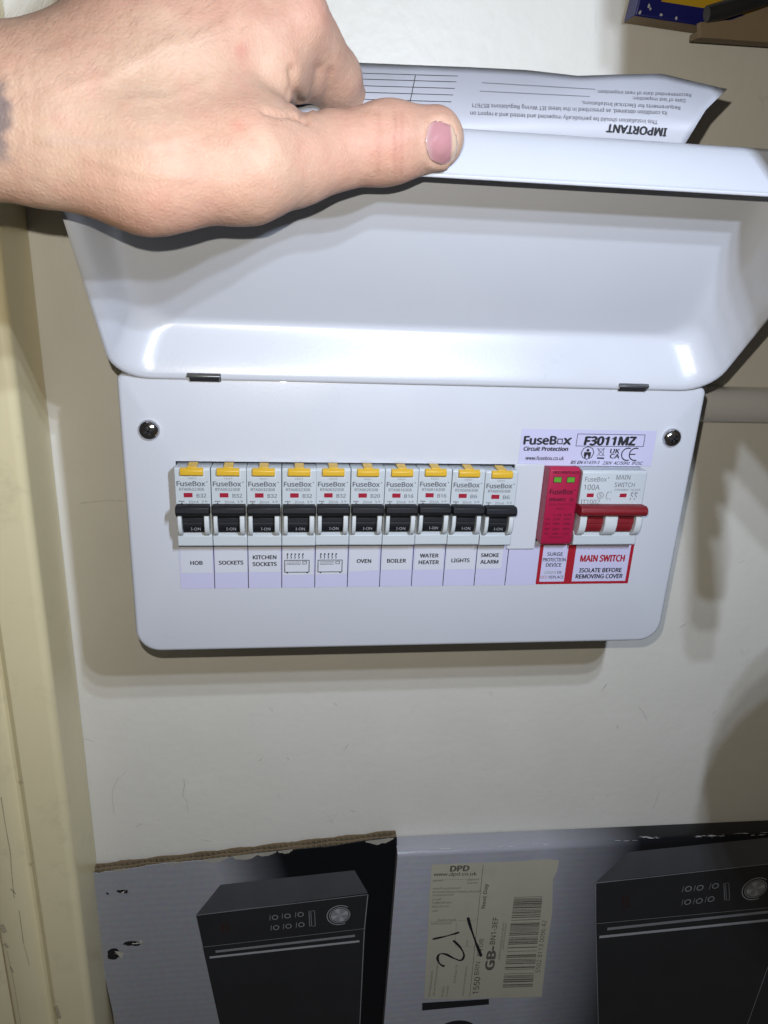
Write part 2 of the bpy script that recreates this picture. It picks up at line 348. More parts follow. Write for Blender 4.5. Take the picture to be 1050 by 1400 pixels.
for cx in (-109.3, 108.3):
    w = 7.0
    def pl(t0, t1, x0, x1, h0, h1):
        m_ = MB(); m_.loft([[lidp(x0, t0, h0), lidp(x1, t0, h0), lidp(x1, t1, h0), lidp(x0, t1, h0)], [lidp(x0, t0, h1), lidp(x1, t0, h1), lidp(x1, t1, h1), lidp(x0, t1, h1)]]); return m_
    pl(-1.0, 2.7, cx-w, cx+w, -1.25, 0.6).build('hinge_slot', M['dark'], LID, smooth=0)
    pl(2.5, 3.6, cx-w-1.0, cx+w+1.0, -1.7, 0.4).build('hinge_tab', M['steel'], LID, bevel=0.3)
    pl(-0.6, 2.6, cx+w-0.1, cx+w+1.0, -1.6, 0.4).build('hinge_pin', M['steel'], LID, bevel=0.3)

# cover screws
for sx, sz in ((-137.0, 86.9), (135.9, 86.9)):
    n_ = 28; loops = []
    for r_, y_ in ((5.3, 0.0), (5.3, -0.5), (5.1, -1.2), (4.5, -2.1), (3.5, -2.8), (2.2, -3.2), (0.9, -3.3)):
        loops.append([(sx+r_*math.cos(2*math.pi*k/n_), y_, sz+r_*math.sin(2*math.pi*k/n_)) for k in range(n_)])
    sc = MB(); sc.loft(loops); so = sc.build('screw', M['chrome'], U, smooth=70)
    cr = MB(); a0 = 0.35 if sx < 0 else 0.1
    for a in (a0, a0+math.pi/2):
        d = np.array([math.cos(a), math.sin(a)]); e = np.array([-d[1], d[0]])
        for sgn in (1,):
            pts = [(sx+d[0]*q1*2.3+e[0]*q2*0.45, sz+d[1]*q1*2.3+e[1]*q2*0.45) for q1, q2 in ((-1, -1), (1, -1), (1, 1), (-1, 1))]
            cr.prism(pts, 'y', -3.45, -2.9)
    cr.build('cross_recess', M['dark'], so, smooth=0)

# ------------------------------------------------------------------ blanking plate
bk = MB(); bk.prism([(x, z) for x, z in rrect(50.4, 66.6, 22.6, 71.6, 0.8, 3)], 'y', -1.8, 1.0)
bk.build('blanking_plate', M['white'], U, bevel=0.5)

# ------------------------------------------------------------------ circuit label strip
CELL = 17.8; X0 = -125.7
names = [['HOB'], ['SOCKETS'], ['KITCHEN', 'SOCKETS'], 'heater', 'heater', ['OVEN'], ['BOILER'], ['WATER', 'HEATER'], ['LIGHTS'], ['SMOKE', 'ALARM'], None]
strip = MB(); strip.box(X0, X0+11*CELL, -0.25, 0.05, 0, 25.5); STRIP = strip.build('label_strip', M['lilac'], U, smooth=0)
dv = MB()
for k in range(1, 11): dv.flat([(X0+k*CELL-0.22, -0.30, 0.0), (X0+k*CELL+0.22, -0.30, 0.0), (X0+k*CELL+0.22, -0.30, 25.4), (X0+k*CELL-0.22, -0.30, 25.4)])
dv.build('divider_lines', M['ink'], STRIP, smooth=0)
sticker = [(0.6, 16.9, 9.3), (0.6, 17.2, 9.4), (0.5, 17.0, 9.5), (0.5, 16.9, 7.6), (0.5, 17.1, 7.8), (0.7, 16.6, 9.6), (0.6, 16.9, 10.2), (0.9, 16.9, 10.0), (0.7, 17.0, 10.2), (0.2, 14.7, 10.4)]
for k, nm in enumerate(names[:10]):
    x = X0+k*CELL; s0, s1, zb_ = sticker[k]; tl = [0, 0.15, -0.1, 0.05, 0.1, 0.35, 0.1, 0, 0.1, 0.1][k]
    st = MB(); y = -0.42
    st.add([(x+s0, y, zb_-tl), (x+s1, y, zb_+tl), (x+s1, y, 25.2), (x+s0, y, 25.2), (x+s0, -0.26, zb_-tl), (x+s1, -0.26, zb_+tl), (x+s1, -0.26, 25.2), (x+s0, -0.26, 25.2)],
           [(0, 1, 2, 3), (4, 7, 6, 5), (0, 4, 5, 1), (1, 5, 6, 2), (0, 3, 7, 4)])
    lab = st.build('circuit_label', M['paperwhite'], U, smooth=0)
    t = MB(); yt = -0.5; cx = x+(s0+s1)/2
    if nm == 'heater':
        lab['label'] = 'white circuit label with a heater pictogram'
        bx0, bx1, bz0, bz1 = x+1.6, x+14.6, 9.3, 16.3
        line2(t, [(bx0, bz0), (bx1, bz0), (bx1, bz1), (bx0, bz1), (bx0, bz0)], 0.42, yt)
        for dz in (0.9, 1.7, 2.5): line2(t, [(bx0+1.0, bz1-dz), (bx0+8.5, bz1-dz)], 0.22, yt-0.02)
        line2(t, [(bx0+9.6, bz1-0.7), (bx0+11.6, bz1-0.7), (bx0+11.6, bz1-2.2), (bx0+9.6, bz1-2.2), (bx0+9.6, bz1-0.7)], 0.3, yt-0.02)
        for dx in (1.0, 11.6): t.flat([(bx0+dx, yt-.02, bz0-0.7), (bx0+dx+0.8, yt-.02, bz0-0.7), (bx0+dx+0.8, yt-.02, bz0), (bx0+dx, yt-.02, bz0)])
        for j in range(5):
            fx = bx0+1.2+j*2.05
            line2(t, [(fx, 17.3), (fx+0.4, 18.0), (fx-0.1, 18.8), (fx+0.35, 19.6)], 0.38, yt); disc(t, fx+0.3, 19.9, 0.5, yt-0.02, 8)
    else:
        lab['label'] = 'white circuit label reading ' + ' '.join(nm)
        for j, wd in enumerate(nm):
            hh = 2.2; asp = text2d(wd)[2]; wdt = min(hh*asp*1.02, 13.2)
            zc = (15.2 if len(nm) == 1 else (18.2-j*4.0)) + (0.4 if k > 4 else 0)
            text_box(t, wd, cx-wdt/2, cx+wdt/2, zc-hh/2, zc+hh/2, yt, bold=0.022)
    t.build('lettering', M['ink'], lab, smooth=0)

# red bordered warning label
wl = MB(); wl.box(70.3, 125.2, -0.36, 0.05, 0.4, 24.5); WL = wl.build('warning_label', M['redink'], U, smooth=0, label='white warning label with red border')
pn = MB()
pn.flat([(72.2, -0.42, 2.0), (86.6, -0.42, 2.0), (86.6, -0.42, 24.3), (72.2, -0.42, 24.3)]); pn.flat([(91.2, -0.42, 2.0), (123.3, -0.42, 2.0), (123.3, -0.42, 24.3), (91.2, -0.42, 24.3)])
pn.build('label_panel', M['lilac'], WL, smooth=0)
t = MB(); y = -0.5
for wd, z_, hw in (('SURGE', 19.0, 4.4), ('PROTECTION', 15.6, 6.6), ('DEVICE', 12.4, 4.4)): text_box(t, wd, 79.3-hw, 79.3+hw, z_-1.05, z_+1.05, y, bold=0.012)
text_box(t, 'OK', 82.0, 84.6, 6.9, 8.6, y, bold=0.008); text_box(t, 'REPLACE', 77.4, 86.0, 4.0, 5.7, y, bold=0.008)
text_box(t, 'ISOLATE BEFORE', 95.0, 120.0, 7.6, 10.2, y, bold=0.022); text_box(t, 'REMOVING COVER', 93.4, 121.2, 3.8, 6.4, y, bold=0.022)
t.build('lettering', M['ink'], WL, smooth=0)
t = MB(); text_box(t, 'MAIN SWITCH', 94.6, 120.6, 14.3, 18.2, y, bold=0.03); t.build('red_lettering', M['redink'], WL, smooth=0)
t = MB(); text_box(t, 'GREEN', 74.4, 81.2, 6.9, 8.6, y); t.build('green_lettering', mat('green_ink', (0.2, 0.27, 0.2), 0.5), WL, smooth=0)
t = MB(); text_box(t, 'RED', 72.6, 76.6, 4.0, 5.7, y); t.build('brown_lettering', mat('brown_ink', (0.35, 0.12, 0.06), 0.5), WL, smooth=0)

# rating label
rl = MB(); rl.box(52.3, 127.0, -0.25, 0.05, 70.6, 90.4); RL = rl.build('rating_label', M['lilac'], U, smooth=0, label='pale lilac rating label above the main switch')
t = MB(); y = -0.34
Q = lambda zx, zy: (700+zx*240/1050, 580+zy*240/1050)
def tq(s, x0, x1, yb, yt_, slope=0.0, **kw):   # box read from the rating label, in picture units
    a = Q(x0, yb); b_ = Q(x1, yb+slope); c_ = Q(x0+6, yt_); d_ = Q(x1+6, yt_+slope); text_quad(t, s, a, b_, c_, d_, y, **kw)
tq('FuseB', 70, 262, 121, 72, 0, bold=0.028); tq('x', 306, 348, 121, 84, 0, bold=0.028)
for w_ in (1,):
    pts = [Q(272, 117), Q(299, 117), Q(302, 89), Q(275, 89), Q(272, 117)]; linepx(t, pts, 0.55, y)
disc(t, *at(*Q(354, 84), y)[[0, 2]], 0.45, y, 8)
tq('Circuit Protection', 68, 332, 158, 134, 2, bold=0.03)
tq('www.fusebox.co.uk', 78, 308, 213, 190, 2, bold=0.015)
linepx(t, [Q(382, 130), Q(785, 134), Q(797, 64), Q(394, 58), Q(382, 130)], 0.32, y)
tq('F3011MZ', 432, 738, 124, 74, 2, bold=0.035, shear=0.12)
tq('BS EN', 350, 420, 237, 218, 1, bold=0.02, shear=0.15); tq('61439-3', 428, 520, 238, 219, 1, bold=0.008, shear=0.15); tq('230V  AC/50Hz  IP2XC', 540, 780, 241, 222, 2, bold=0.012, shear=0.15)
c = at(*Q(452, 172), y); ring(t, c[0], c[2], 3.3, 3.75, y, 8); disc(t, c[0], c[2]+1.5, 0.8, y-0.02, 10)
t.flat([(c[0]-1.9, y-.02, c[2]+0.5), (c[0]+1.9, y-.02, c[2]+0.5), (c[0]+1.9, y-.02, c[2]-1.9), (c[0]+0.7, y-.02, c[2]-1.9), (c[0], y-.02, c[2]-0.8), (c[0]-0.7, y-.02, c[2]-1.9), (c[0]-1.9, y-.02, c[2]-1.9)][::-1])
for dx in (-1.1, 1.1): t.flat([(c[0]+dx-0.45, y-.02, c[2]-2.8), (c[0]+dx+0.45, y-.02, c[2]-2.8), (c[0]+dx+0.45, y-.02, c[2]-1.8), (c[0]+dx-0.45, y-.02, c[2]-1.8)])
for pts in ([Q(512, 144), Q(552, 190)], [Q(556, 140), Q(508, 190)], [Q(514, 148), Q(552, 148)], [Q(518, 150), Q(522, 186), Q(544, 186), Q(549, 150)]): linepx(t, pts, 0.25, y)
t.flat([at(*Q(a, b_), y) for a, b_ in ((508, 207), (550, 208), (551, 199), (509, 198))])
tq('UK', 586, 640, 174, 147, 1, bold=0.02); tq('CA', 584, 640, 204, 178, 1, bold=0.02)
for cx_, op in ((692, 0), (738, 0)):
    c = at(*Q(cx_, 180), y); ring(t, c[0], c[2], 3.1, 3.75, y, 16, 1.0, math.radians(70 if op == 0 else 70), math.radians(290))
c = at(*Q(738, 180), y); line2(t, [(c[0]-3.2, c[2]), (c[0]-0.2, c[2])], 0.6, y-0.02)
t.build('lettering', M['ink'], RL, smooth=0)

# ------------------------------------------------------------------ circuit breakers
PITCH = 17.45; BX = -124.5
def breaker_parts(root, ox, code, amp):
    w = 17.2
    p = [(3, 69.6), (0, 69.6), (-9.1, 70.8), (-10, 69.8), (-10, 47.2), (-6.5, 46.4), (-6.5, 36.6), (-9.6, 34.3), (-9.8, 29.2), (-9.2, 28.5), (3, 28.5)]
    mb = MB(); mb.prism(p, 'x', ox, ox+w); body = mb.build('body', M['module'], root, bevel=0.25)
    # test button in its pocket
    mb = MB(); mb.prism([(ox+4.3, -9.98), (ox+16.0, -9.98), (ox+16.0, -9.98)], 'z', 0, 0) if False else None
    mb = MB(); mb.flat([(ox+2.2, -10.05, 65.5), (ox+14.6, -10.05, 65.5), (ox+14.6, -10.05, 69.6), (ox+2.2, -10.05, 69.6)]); mb.build('button_pocket', M['module_light'], body, smooth=0)
    mb = MB(); mb.prism([(-9.5, 70.9), (-10.6, 70.9), (-12.0, 69.8), (-12.0, 67.6), (-10.9, 66.8), (-9.5, 66.8)], 'x', ox+2.9, ox+14.0)
    mb.prism([(-2.0, 70.4), (-2.0, 71.4), (-10.4, 71.4), (-10.4, 70.4)], 'x', ox+6.2, ox+10.9)
    mb.build('test_button', M['yellow'], root, bevel=0.3)
    mb = MB(); mb.box(ox+4.0, ox+8.3, -10.12, -9.9, 55.4, 57.7); mb.build('indicator_window', M['window_red'], root, smooth=0)
    # cheeks either side of the toggle
    ck = MB()
    for a, b_ in ((0.8, 2.8), (13.8, 16.2)):
        pr = [(-6, 48.0), (-13.2, 48.0), (-14.0, 46.5), (-14.2, 42), (-13.6, 38.6), (-12.2, 36.2), (-10.2, 34.9), (-6, 34.5)]
        ck.prism(pr, 'x', ox+a, ox+b_)
    ck.build('toggle_cheeks', M['module_light'], root, bevel=0.35)
    # toggle: drum and bar
    dr = MB(); pr = [(-5, 47.5)]
    for k in range(9):
        a = math.radians(70-15*k); pr.append((-4.2-6.6*math.cos(a), 41.2+6.4*math.sin(a)))
    pr.insert(6, (-11.4, 42.4)); pr.insert(6, (-11.4, 43.4))
    pr = [(-5, 47.5), (-10.5, 47.5), (-11.2, 45.4), (-10.6, 45.0), (-11.3, 44.6), (-11.5, 42.6), (-10.7, 42.2), (-10.9, 41.8), (-10.6, 38.5), (-9.2, 36.2), (-5, 35.6)]
    dr.prism(pr, 'x', ox+2.9, ox+13.7)
    tg = dr.build('toggle', M['black'], root, bevel=0.15)
    br = MB(); br.prism([(-8.0, 47.4), (-8.6, 51.8), (-15.3, 52.7), (-16.8, 52.0), (-17.2, 49.3), (-16.3, 48.0), (-15.0, 47.3)], 'x', ox+0.35, ox+16.75)
    br.build('toggle_bar', M['black'], tg, bevel=0.4)
    on = MB(); text_box(on, 'I-ON', ox+6.9, ox+11.6, 37.9, 39.4, -10.85); on.build('lettering', M['whiteink'], tg, smooth=0)
    tx = MB(); y = -10.08
    text_box(tx, 'TEST', ox+6.2, ox+10.6, 65.0, 65.8, y-0.02)
    text_box(tx, 'FuseBox', ox+0.9, ox+14.6, 61.3, 63.8, y, bold=0.02); disc(tx, ox+15.6, 63.5, 0.35, y, 8)
    text_box(tx, code, ox+2.0, ox+13.9, 58.9, 60.4, y, bold=0.008)
    text_box(tx, amp, ox+10.3, ox+(15.0 if len(amp) == 3 else 13.9), 55.3, 57.3, y, bold=0.008)
    text_box(tx, '30mA', ox+6.2, ox+11.2, 52.2, 53.7, y)
    for j in range(3): line2(tx, [(ox+1.6+j*0.9, 53.6), (ox+2.2+j*0.9, 53.0)], 0.25, y); 
    line2(tx, [(ox+1.4, 53.1), (ox+4.2, 53.1)], 0.3, y); line2(tx, [(ox+2.9, 53.0), (ox+2.9, 51.8)], 0.3, y); ring(tx, ox+2.9, 51.9, 0.3, 0.6, y-0.01, 8)
    line2(tx, [(ox+12.8, 53.7), (ox+13.6, 53.0), (ox+12.9, 52.6)], 0.25, y); line2(tx, [(ox+14.3, 53.7), (ox+15.3, 53.2), (ox+14.4, 52.8)], 0.25, y); line2(tx, [(ox+13.4, 51.9), (ox+15.2, 51.9)], 0.25, y)
    tx.build('lettering', M['greyink'], body, smooth=0)
blabels = ['leftmost circuit breaker, black toggle, above the HOB label', 'circuit breaker with black toggle above the label reading only SOCKETS', 'circuit breaker with black toggle above the KITCHEN SOCKETS label',
           'circuit breaker above the left one of two heater pictograms', 'circuit breaker above the right one of two heater pictograms', 'circuit breaker marked B20 above the OVEN label',
           'circuit breaker marked B16 above the BOILER label', 'circuit breaker marked B16 above the WATER HEATER label', 'circuit breaker marked B6 above the LIGHTS label', 'rightmost circuit breaker, marked B6, above the SMOKE ALARM label']
amps = ['B32']*5+['B20', 'B16', 'B16', 'B6', 'B6']
for k in range(10):
    ox = BX+k*PITCH; a = amps[k]; code = 'RTA06%02d308' % int(a[1:])
    r = empty('circuit_breaker', (ox, 0, 28.5), blabels[k], 'circuit breaker', 'row of ten circuit breakers')
    breaker_parts(r, ox, code, a)
    r.rotation_euler = (math.radians(rng.normal(0, 0.55)), math.radians(rng.normal(0, 0.12)), math.radians(rng.normal(0, 0.35))); r.location.y += rng.normal(0, 0.00012); r.location.z += rng.normal(0, 0.00012)

# ------------------------------------------------------------------ surge protector
r = empty('surge_protector', (75, 0, 28.5), 'crimson surge protection module with two green windows beside the main switch', 'surge protector')
ox0, ox1 = 66.6, 84.5; PY = -10.4
loops = []
def spd_loop(x, ins): return [(x, 3, 70.5-ins), (x, 0, 70.5-ins), (x, PY+1.6+ins, 72.6-ins), (x, PY+ins, 71.0-ins), (x, PY+ins, 30.5), (x, PY+0.8+ins, 29.0), (x, 3, 29.0)]
mb = MB(); mb.loft([spd_loop(ox0, 0.5), spd_loop(ox0+0.6, 0), spd_loop(ox1-1.8, 0), spd_loop(ox1, 1.6)]); sbd = mb.build('body', M['pink'], r, bevel=0.2)
for a in (69.0, 76.2):
    mb = MB(); mb.box(a, a+4.6, PY-0.12, PY+0.2, 64.2, 67.6); fr = mb.build('window_frame', M['pinkink'], r, smooth=0)
    mb = MB(); mb.box(a+0.35, a+4.3, PY-0.2, PY+0.1, 64.6, 67.3); mb.build('status_window', M['green'], fr, smooth=0)
tx = MB(); y = PY-0.1
text_box(tx, 'RED:REPLACE', 68.6, 82.4, 69.3, 70.6, y, bold=0.02); text_box(tx, 'FuseBox', 67.9, 80.6, 57.9, 60.6, y, bold=0.02); disc(tx, 81.6, 60.3, 0.4, y, 8)
text_box(tx, 'SPDUNIT2', 68.0, 77.0, 54.0, 55.6, y, bold=0.03); ring(tx, 80.4, 54.8, 0.9, 1.2, y, 12); line2(tx, [(79.9, 54.8), (80.9, 54.8)], 0.4, y)
text_box(tx, 'SURGE PROTECTION', 68.2, 81.5, 51.6, 52.7, y); text_box(tx, 'DEVICE', 72.4, 77.0, 49.2, 50.3, y)
for z_, row in ((45.6, ('', 'L-N', 'N-PE')), (43.2, ('Uc', '275V', '255V')), (40.6, ('In', '10kA', '20kA')), (37.6, ('Imax', '20kA', '40kA')), (34.8, ('Up', '1.4kV', '1.5kV'))):
    for (xa, xb), s_ in zip(((67.6, 70.0), (71.8, 75.6), (77.6, 81.6)), row):
        if s_: text_box(tx, s_, xa, xb, z_, z_+1.2, y, bold=0.01)
text_box(tx, 'BS EN 61643-11', 71.0, 79.0, 32.9, 33.8, y)
tx.build('lettering', M['pinkink'], sbd, smooth=0)

# ------------------------------------------------------------------ main switch
r = empty('main_switch', (102.5, 0, 28.5), 'wide main switch with a red toggle bar at the right end', 'switch')
a0, a1 = 84.9, 120.5
p = [(3, 70.3), (0, 70.3), (-9.0, 70.9), (-10, 69.6), (-10, 47.2), (-6.5, 46.4), (-6.5, 36.6), (-9.6, 34.0), (-9.8, 28.9), (-9.2, 28.2), (3, 28.2)]
mb = MB(); mb.prism(p, 'x', a0, a1); mbd = mb.build('body', M['module'], r, bevel=0.3)
for xa, xb in ((a0+0.3, a0+4.2), (a0+14.4, a0+21.4), (a1-3.9, a1-0.4)):
    mb = MB(); mb.prism([(-6, 48.0), (-13.2, 48.0), (-14.4, 46.5), (-14.6, 42), (-14.0, 38.6), (-12.4, 35.8), (-10.2, 34.4), (-6, 34.1)], 'x', xa, xb); mb.build('toggle_cheek', M['module_light'], r, bevel=0.5)
tg = MB()
br = MB(); br.prism([(-8.0, 47.4), (-8.8, 52.2), (-15.8, 53.2), (-17.6, 52.4), (-18.4, 50.4), (-17.8, 48.6), (-16.4, 47.7), (-14.5, 47.1)], 'x', a0-1.2, a1+0.2)
bo = br.build('toggle_bar', M['red'], r, bevel=0.5, seg=3)
for xa, xb in ((a0+4.3, a0+14.3), (a0+21.5, a1-4.0)):
    mb = MB(); mb.prism([(-5, 47.5), (-11.6, 47.5), (-11.8, 44.8), (-11.2, 44.4), (-12.0, 44.0), (-12.2, 41.8), (-11.3, 41.4), (-11.5, 40.8), (-11.0, 38.3), (-9.6, 36.2), (-5, 35.6)], 'x', xa, xb); mb.build('toggle_drum', M['red'], bo, bevel=0.15)
for xa in (88.6, 107.0):
    mb = MB(); mb.box(xa-0.2, xa+4.9, -10.1, -9.9, 55.9, 58.6); fr = mb.build('indicator_frame', M['module_light'], r, smooth=0)
    mb = MB(); mb.box(xa, xa+3.9, -10.2, -9.9, 56.2, 58.3); mb.build('indicator_window', M['window_red'], fr, smooth=0)
tx = MB(); y = -10.12
text_box(tx, 'FuseBox', 86.5, 98.4, 64.9, 67.4, y); disc(tx, 99.3, 67.0, 0.35, y, 8)
text_box(tx, '100A', 86.4, 95.2, 60.3, 63.3, y); text_box(tx, 'MAIN', 103.6, 111.4, 66.2, 68.6, y); text_box(tx, 'SWITCH', 103.3, 114.6, 62.0, 64.5, y); text_box(tx, '230/400V~ AC22A', 103.6, 118.2, 59.9, 61.0, y)
ring(tx, 96.2, 57.2, 1.6, 1.85, y, 18); text_box(tx, 'S', 95.5, 96.9, 56.2, 58.2, y)
text_box(tx, 'IT1002', 85.8, 96.4, 52.2, 54.8, y)
line2(tx, [(100.2, 59.0), (99.6, 57.6), (99.6, 55.6)], 0.3, y); text_box(tx, '1 3', 100.0, 102.2, 58.6, 59.6, y); text_box(tx, '2 4', 100.0, 102.2, 54.6, 55.6, y)
for dx in (0, 2.2): line2(tx, [(113.4+dx, 59.0), (113.4+dx, 57.6), (114.6+dx, 56.4)], 0.3, y); line2(tx, [(113.4+dx, 55.8), (113.4+dx, 54.6)], 0.3, y); ring(tx, 114.2+dx, 58.6, 0.25, 0.5, y, 8)
tx.build('lettering', M['greyink'], mbd, smooth=0)

# ------------------------------------------------------------------ flattened oven cartons leaning on the wall below
# left carton: double wall board with a torn brown top edge
CLY = 119.0
c0 = at(137, 1192, CLY); c1 = at(541, 1146, CLY); bdir = (c1-c0)/np.linalg.norm(c1-c0); dn = np.array([bdir[2], 0, -bdir[0]])
LC = empty('oven_carton', (c0+dn*300), 'flattened grey and black oven carton with torn brown top edge, left one', 'carton')
def cl(a, b, y): q = c0+bdir*a-dn*(-b); return (q[0], y, q[2])
CW = np.linalg.norm(c1-c0)+1.0
M['printL'] = gradient_print('carton_print_left', [(0.0, (0.43, 0.43, 0.455)), (0.08, (0.45, 0.45, 0.475)), (0.20, (0.14, 0.14, 0.155)), (0.30, (0.006, 0.007, 0.010)), (1.0, (0.006, 0.007, 0.010))], -225, 30, vert=0.25)
mb = MB(); nseg = 60; top = []
for i in range(nseg+1):
    a = -14+(CW+14)*i/nseg; top.append((a, rng.normal(0, 0.35)+0.9*math.sin(i*0.31)))
f = [cl(a, b, CLY) for a, b in top]; f2 = [cl(a, b, CLY+0.7) for a, b in top]
bot = [cl(a, 330, CLY) for a, b in top]; bot2 = [cl(a, 330, CLY+0.7) for a, b in top]
mb.loft([bot, f, f2, bot2], closed=False, cap0=False, cap1=False); mb.build('front_liner', M['printL'], LC, smooth=0)
mb = MB(); amp = 1.3
for yy, base in ((CLY+2.2, 0.9), (CLY+5.6, -0.4)):
    up_ = []; lo_ = []
    for i in range(361):
        a = -14+(CW+14)*i/360; yw = yy+amp*math.sin(a*2*math.pi/4.6); j = base+0.6*math.sin(a*0.13)+rng.normal(0, 0.12)
        up_.append(cl(a, j, yw)); lo_.append(cl(a, 40, yw))
    mb.loft([up_, lo_], closed=False, cap0=False, cap1=False)
mb.build('fluted_core', M['kraftdark'], LC, smooth=60)
for yy, base, nm in ((CLY+3.9, 0.2, 'middle_liner'), (CLY+7.4, -1.6, 'back_liner')):
    mb = MB(); tp = [(a, base+0.5*math.sin(a*.21+yy)+rng.normal(0, 0.2)) for a in np.linspace(-14, CW, 80)]
    mb.loft([[cl(a, 330, yy-.3) for a, b in tp], [cl(a, b, yy-.3) for a, b in tp], [cl(a, b, yy+.3) for a, b in tp], [cl(a, 330, yy+.3) for a, b in tp]], closed=False, cap0=False, cap1=False)
    mb.build(nm, M['kraft'], LC, smooth=0)
# torn paper curls along the top edge
for px0, px1, d in ((278, 312, 5), (318, 352, 7), (352, 378, 4), (380, 400, 3), (500, 538, 5), (155, 172, 2), (232, 250, 2)):
    mb = MB(); n_ = 7; up_ = []; lo_ = []
    for i in range(n_+1):
        px = px0+(px1-px0)*i/n_; py = 1192-(px-137)*46/404; e = math.sin(math.pi*i/n_)
        up_.append(at(px, py-1.0, CLY-0.4-0.8*e)); lo_.append(at(px+rng.normal(0, .6), py+0.8+d*e*(0.7+0.5*rng.random()), CLY-0.3))
    mb.loft([up_, lo_], closed=False, cap0=False, cap1=False)
    mb.build('torn_paper', M['cream_paper'], LC, smooth=0)
def decal(name, polys, y, m_, par):
    b_ = MB()
    for q in polys: b_.flat([at(a, c_, y) for a, c_ in q])
    return b_.build(name, m_, par, smooth=0)
def oven_print(par, y, TL, top, panel, door, ho, hi_, knob, rings1, pill, digits, lines):
    ov = decal('oven_picture', [door], y, M['ovendark'], par)
    decal('oven_top', [top], y-0.06, M['oventop'], ov); decal('control_panel', [panel], y-0.10, M['ovendark'], ov)
    b_ = MB()
    for pts, w in lines: linepx(b_, pts, w, y-0.16)
    b_.build('trim_line', M['ovenmid'], ov, smooth=0)
    b_ = MB()
    for pts, w in ho: linepx(b_, pts, w, y-0.2)
    b_.build('handle', M['ovenline'], ov, smooth=0)
    b_ = MB()
    for pts, w in hi_: linepx(b_, pts, w, y-0.18)  # second, upper bar of the printed handle
    b_.build('handle_upper_bar', M['ovenmid'], ov, smooth=0)
    c = at(*knob[:2], y); b_ = MB(); rk = knob[2]*0.55
    ring(b_, c[0], c[2], rk, rk*1.12, y-0.2, 28); disc(b_, c[0], c[2], rk*0.93, y-0.2, 28); b_.build('knob', M['ovenmid'], ov, smooth=0)
    b_ = MB()
    for k in range(4):
        a_ = 0.35+k*math.pi/2; b_.flat([(c[0], y-.24, c[2])]+[(c[0]+rk*.9*math.cos(a_+d), y-.24, c[2]+rk*.9*math.sin(a_+d)) for d in (-.32, -.1, .1, .32)])  # paler printed sectors and arc of the knob
    ring(b_, c[0], c[2], rk*1.28, rk*1.36, y-0.2, 24, 1.0, 0.9, 5.2)
    b_.build('knob_sectors', M['ovenline'], ov, smooth=0)
    b_ = MB()
    for (a_, c_, r_) in rings1:
        q = at(a_, c_, y); ring(b_, q[0], q[2], r_*.42, r_*.6, y-0.2, 14); line2(b_, [(q[0]-r_*.95, q[2]-r_*.6), (q[0]-r_*.9, q[2]+r_*.6)], 0.5, y-0.2)
    q0 = at(pill[0], pill[1], y); q1 = at(pill[2], pill[3], y)
    line2(b_, [(q0[0]-1.6, q0[2]), (q1[0]-1.6, q1[2]), (q1[0]+1.6, q1[2]), (q0[0]+1.6, q0[2]), (q0[0]-1.6, q0[2])], 0.5, y-0.2)
    line2(b_, [(q0[0]-3.2, q0[2]), (q1[0]-3.2, q1[2])], 0.6, y-0.2)
    b_.build('button_symbols', M['ovenmid'], ov, smooth=0)
    b_ = MB(); text_quad(b_, '8:8', *digits, y-0.2); b_.build('display_digits', M['ovenred'], ov, smooth=0)
oven_print(LC, CLY-0.15, None, [(268, 1251), (301.5, 1209.5), (484.6, 1189.8), (503, 1221)], [(268, 1251), (503, 1222), (499.5, 1269), (277.4, 1295)], [(276, 1290), (500, 1264), (489, 1460), (318, 1480)],
           [([(288, 1309), (490, 1287)], 2.4)], [([(296, 1301), (484, 1279.5)], 2.6)], (464.4, 1251, 15), [(376, 1254, 4.6), (393, 1252, 4.6), (411, 1250, 4.6), (377.5, 1268, 4.6), (394.5, 1266, 4.6), (412, 1264, 4.6)],
           (428.5, 1266, 427.5, 1245), [(303, 1276), (313, 1275), (302, 1262), (312, 1261)],
           [([(268, 1251.5), (503, 1223)], 0.7), ([(503, 1223), (498, 1272), (490, 1440)], 0.8), ([(277.4, 1295), (499.5, 1269.5)], 0.45), ([(268, 1251.5), (277.4, 1295)], 0.35)])
# holes punched in the left carton
for (hx, hy, rw, rh) in ((168, 1219, 8, 2.6), (147, 1220, 2.2, 1.6), (156, 1303, 9, 8), (180, 1291, 12, 3.2)):
    mb = MB(); n_ = 16; pts = []
    for k in range(n_):
        a = 2*math.pi*k/n_; rr_ = 0.75+0.5*rng.random(); pts.append(at(hx+rw*rr_*math.cos(a), hy+rh*rr_*math.sin(a)-(hx-168)*0.08, CLY-0.12))
    mb.flat(pts); h_ = mb.build('puncture', M['dark'], LC, smooth=0)
    mb = MB()
    for k in range(3 if rw > 5 else 1):
        sx_ = hx+rw*(0.2+0.9*rng.random()); sy_ = hy+rh*rng.normal(0, .5); p_ = [at(sx_+rw*.5*rng.normal(), sy_+rh*.5*rng.normal(), CLY-0.2-1.2*rng.random()) for _ in range(4)]
        mb.add(p_, [(0, 1, 2), (0, 2, 3)])
    mb.build('torn_flap', M['cream_paper'], h_, smooth=0)

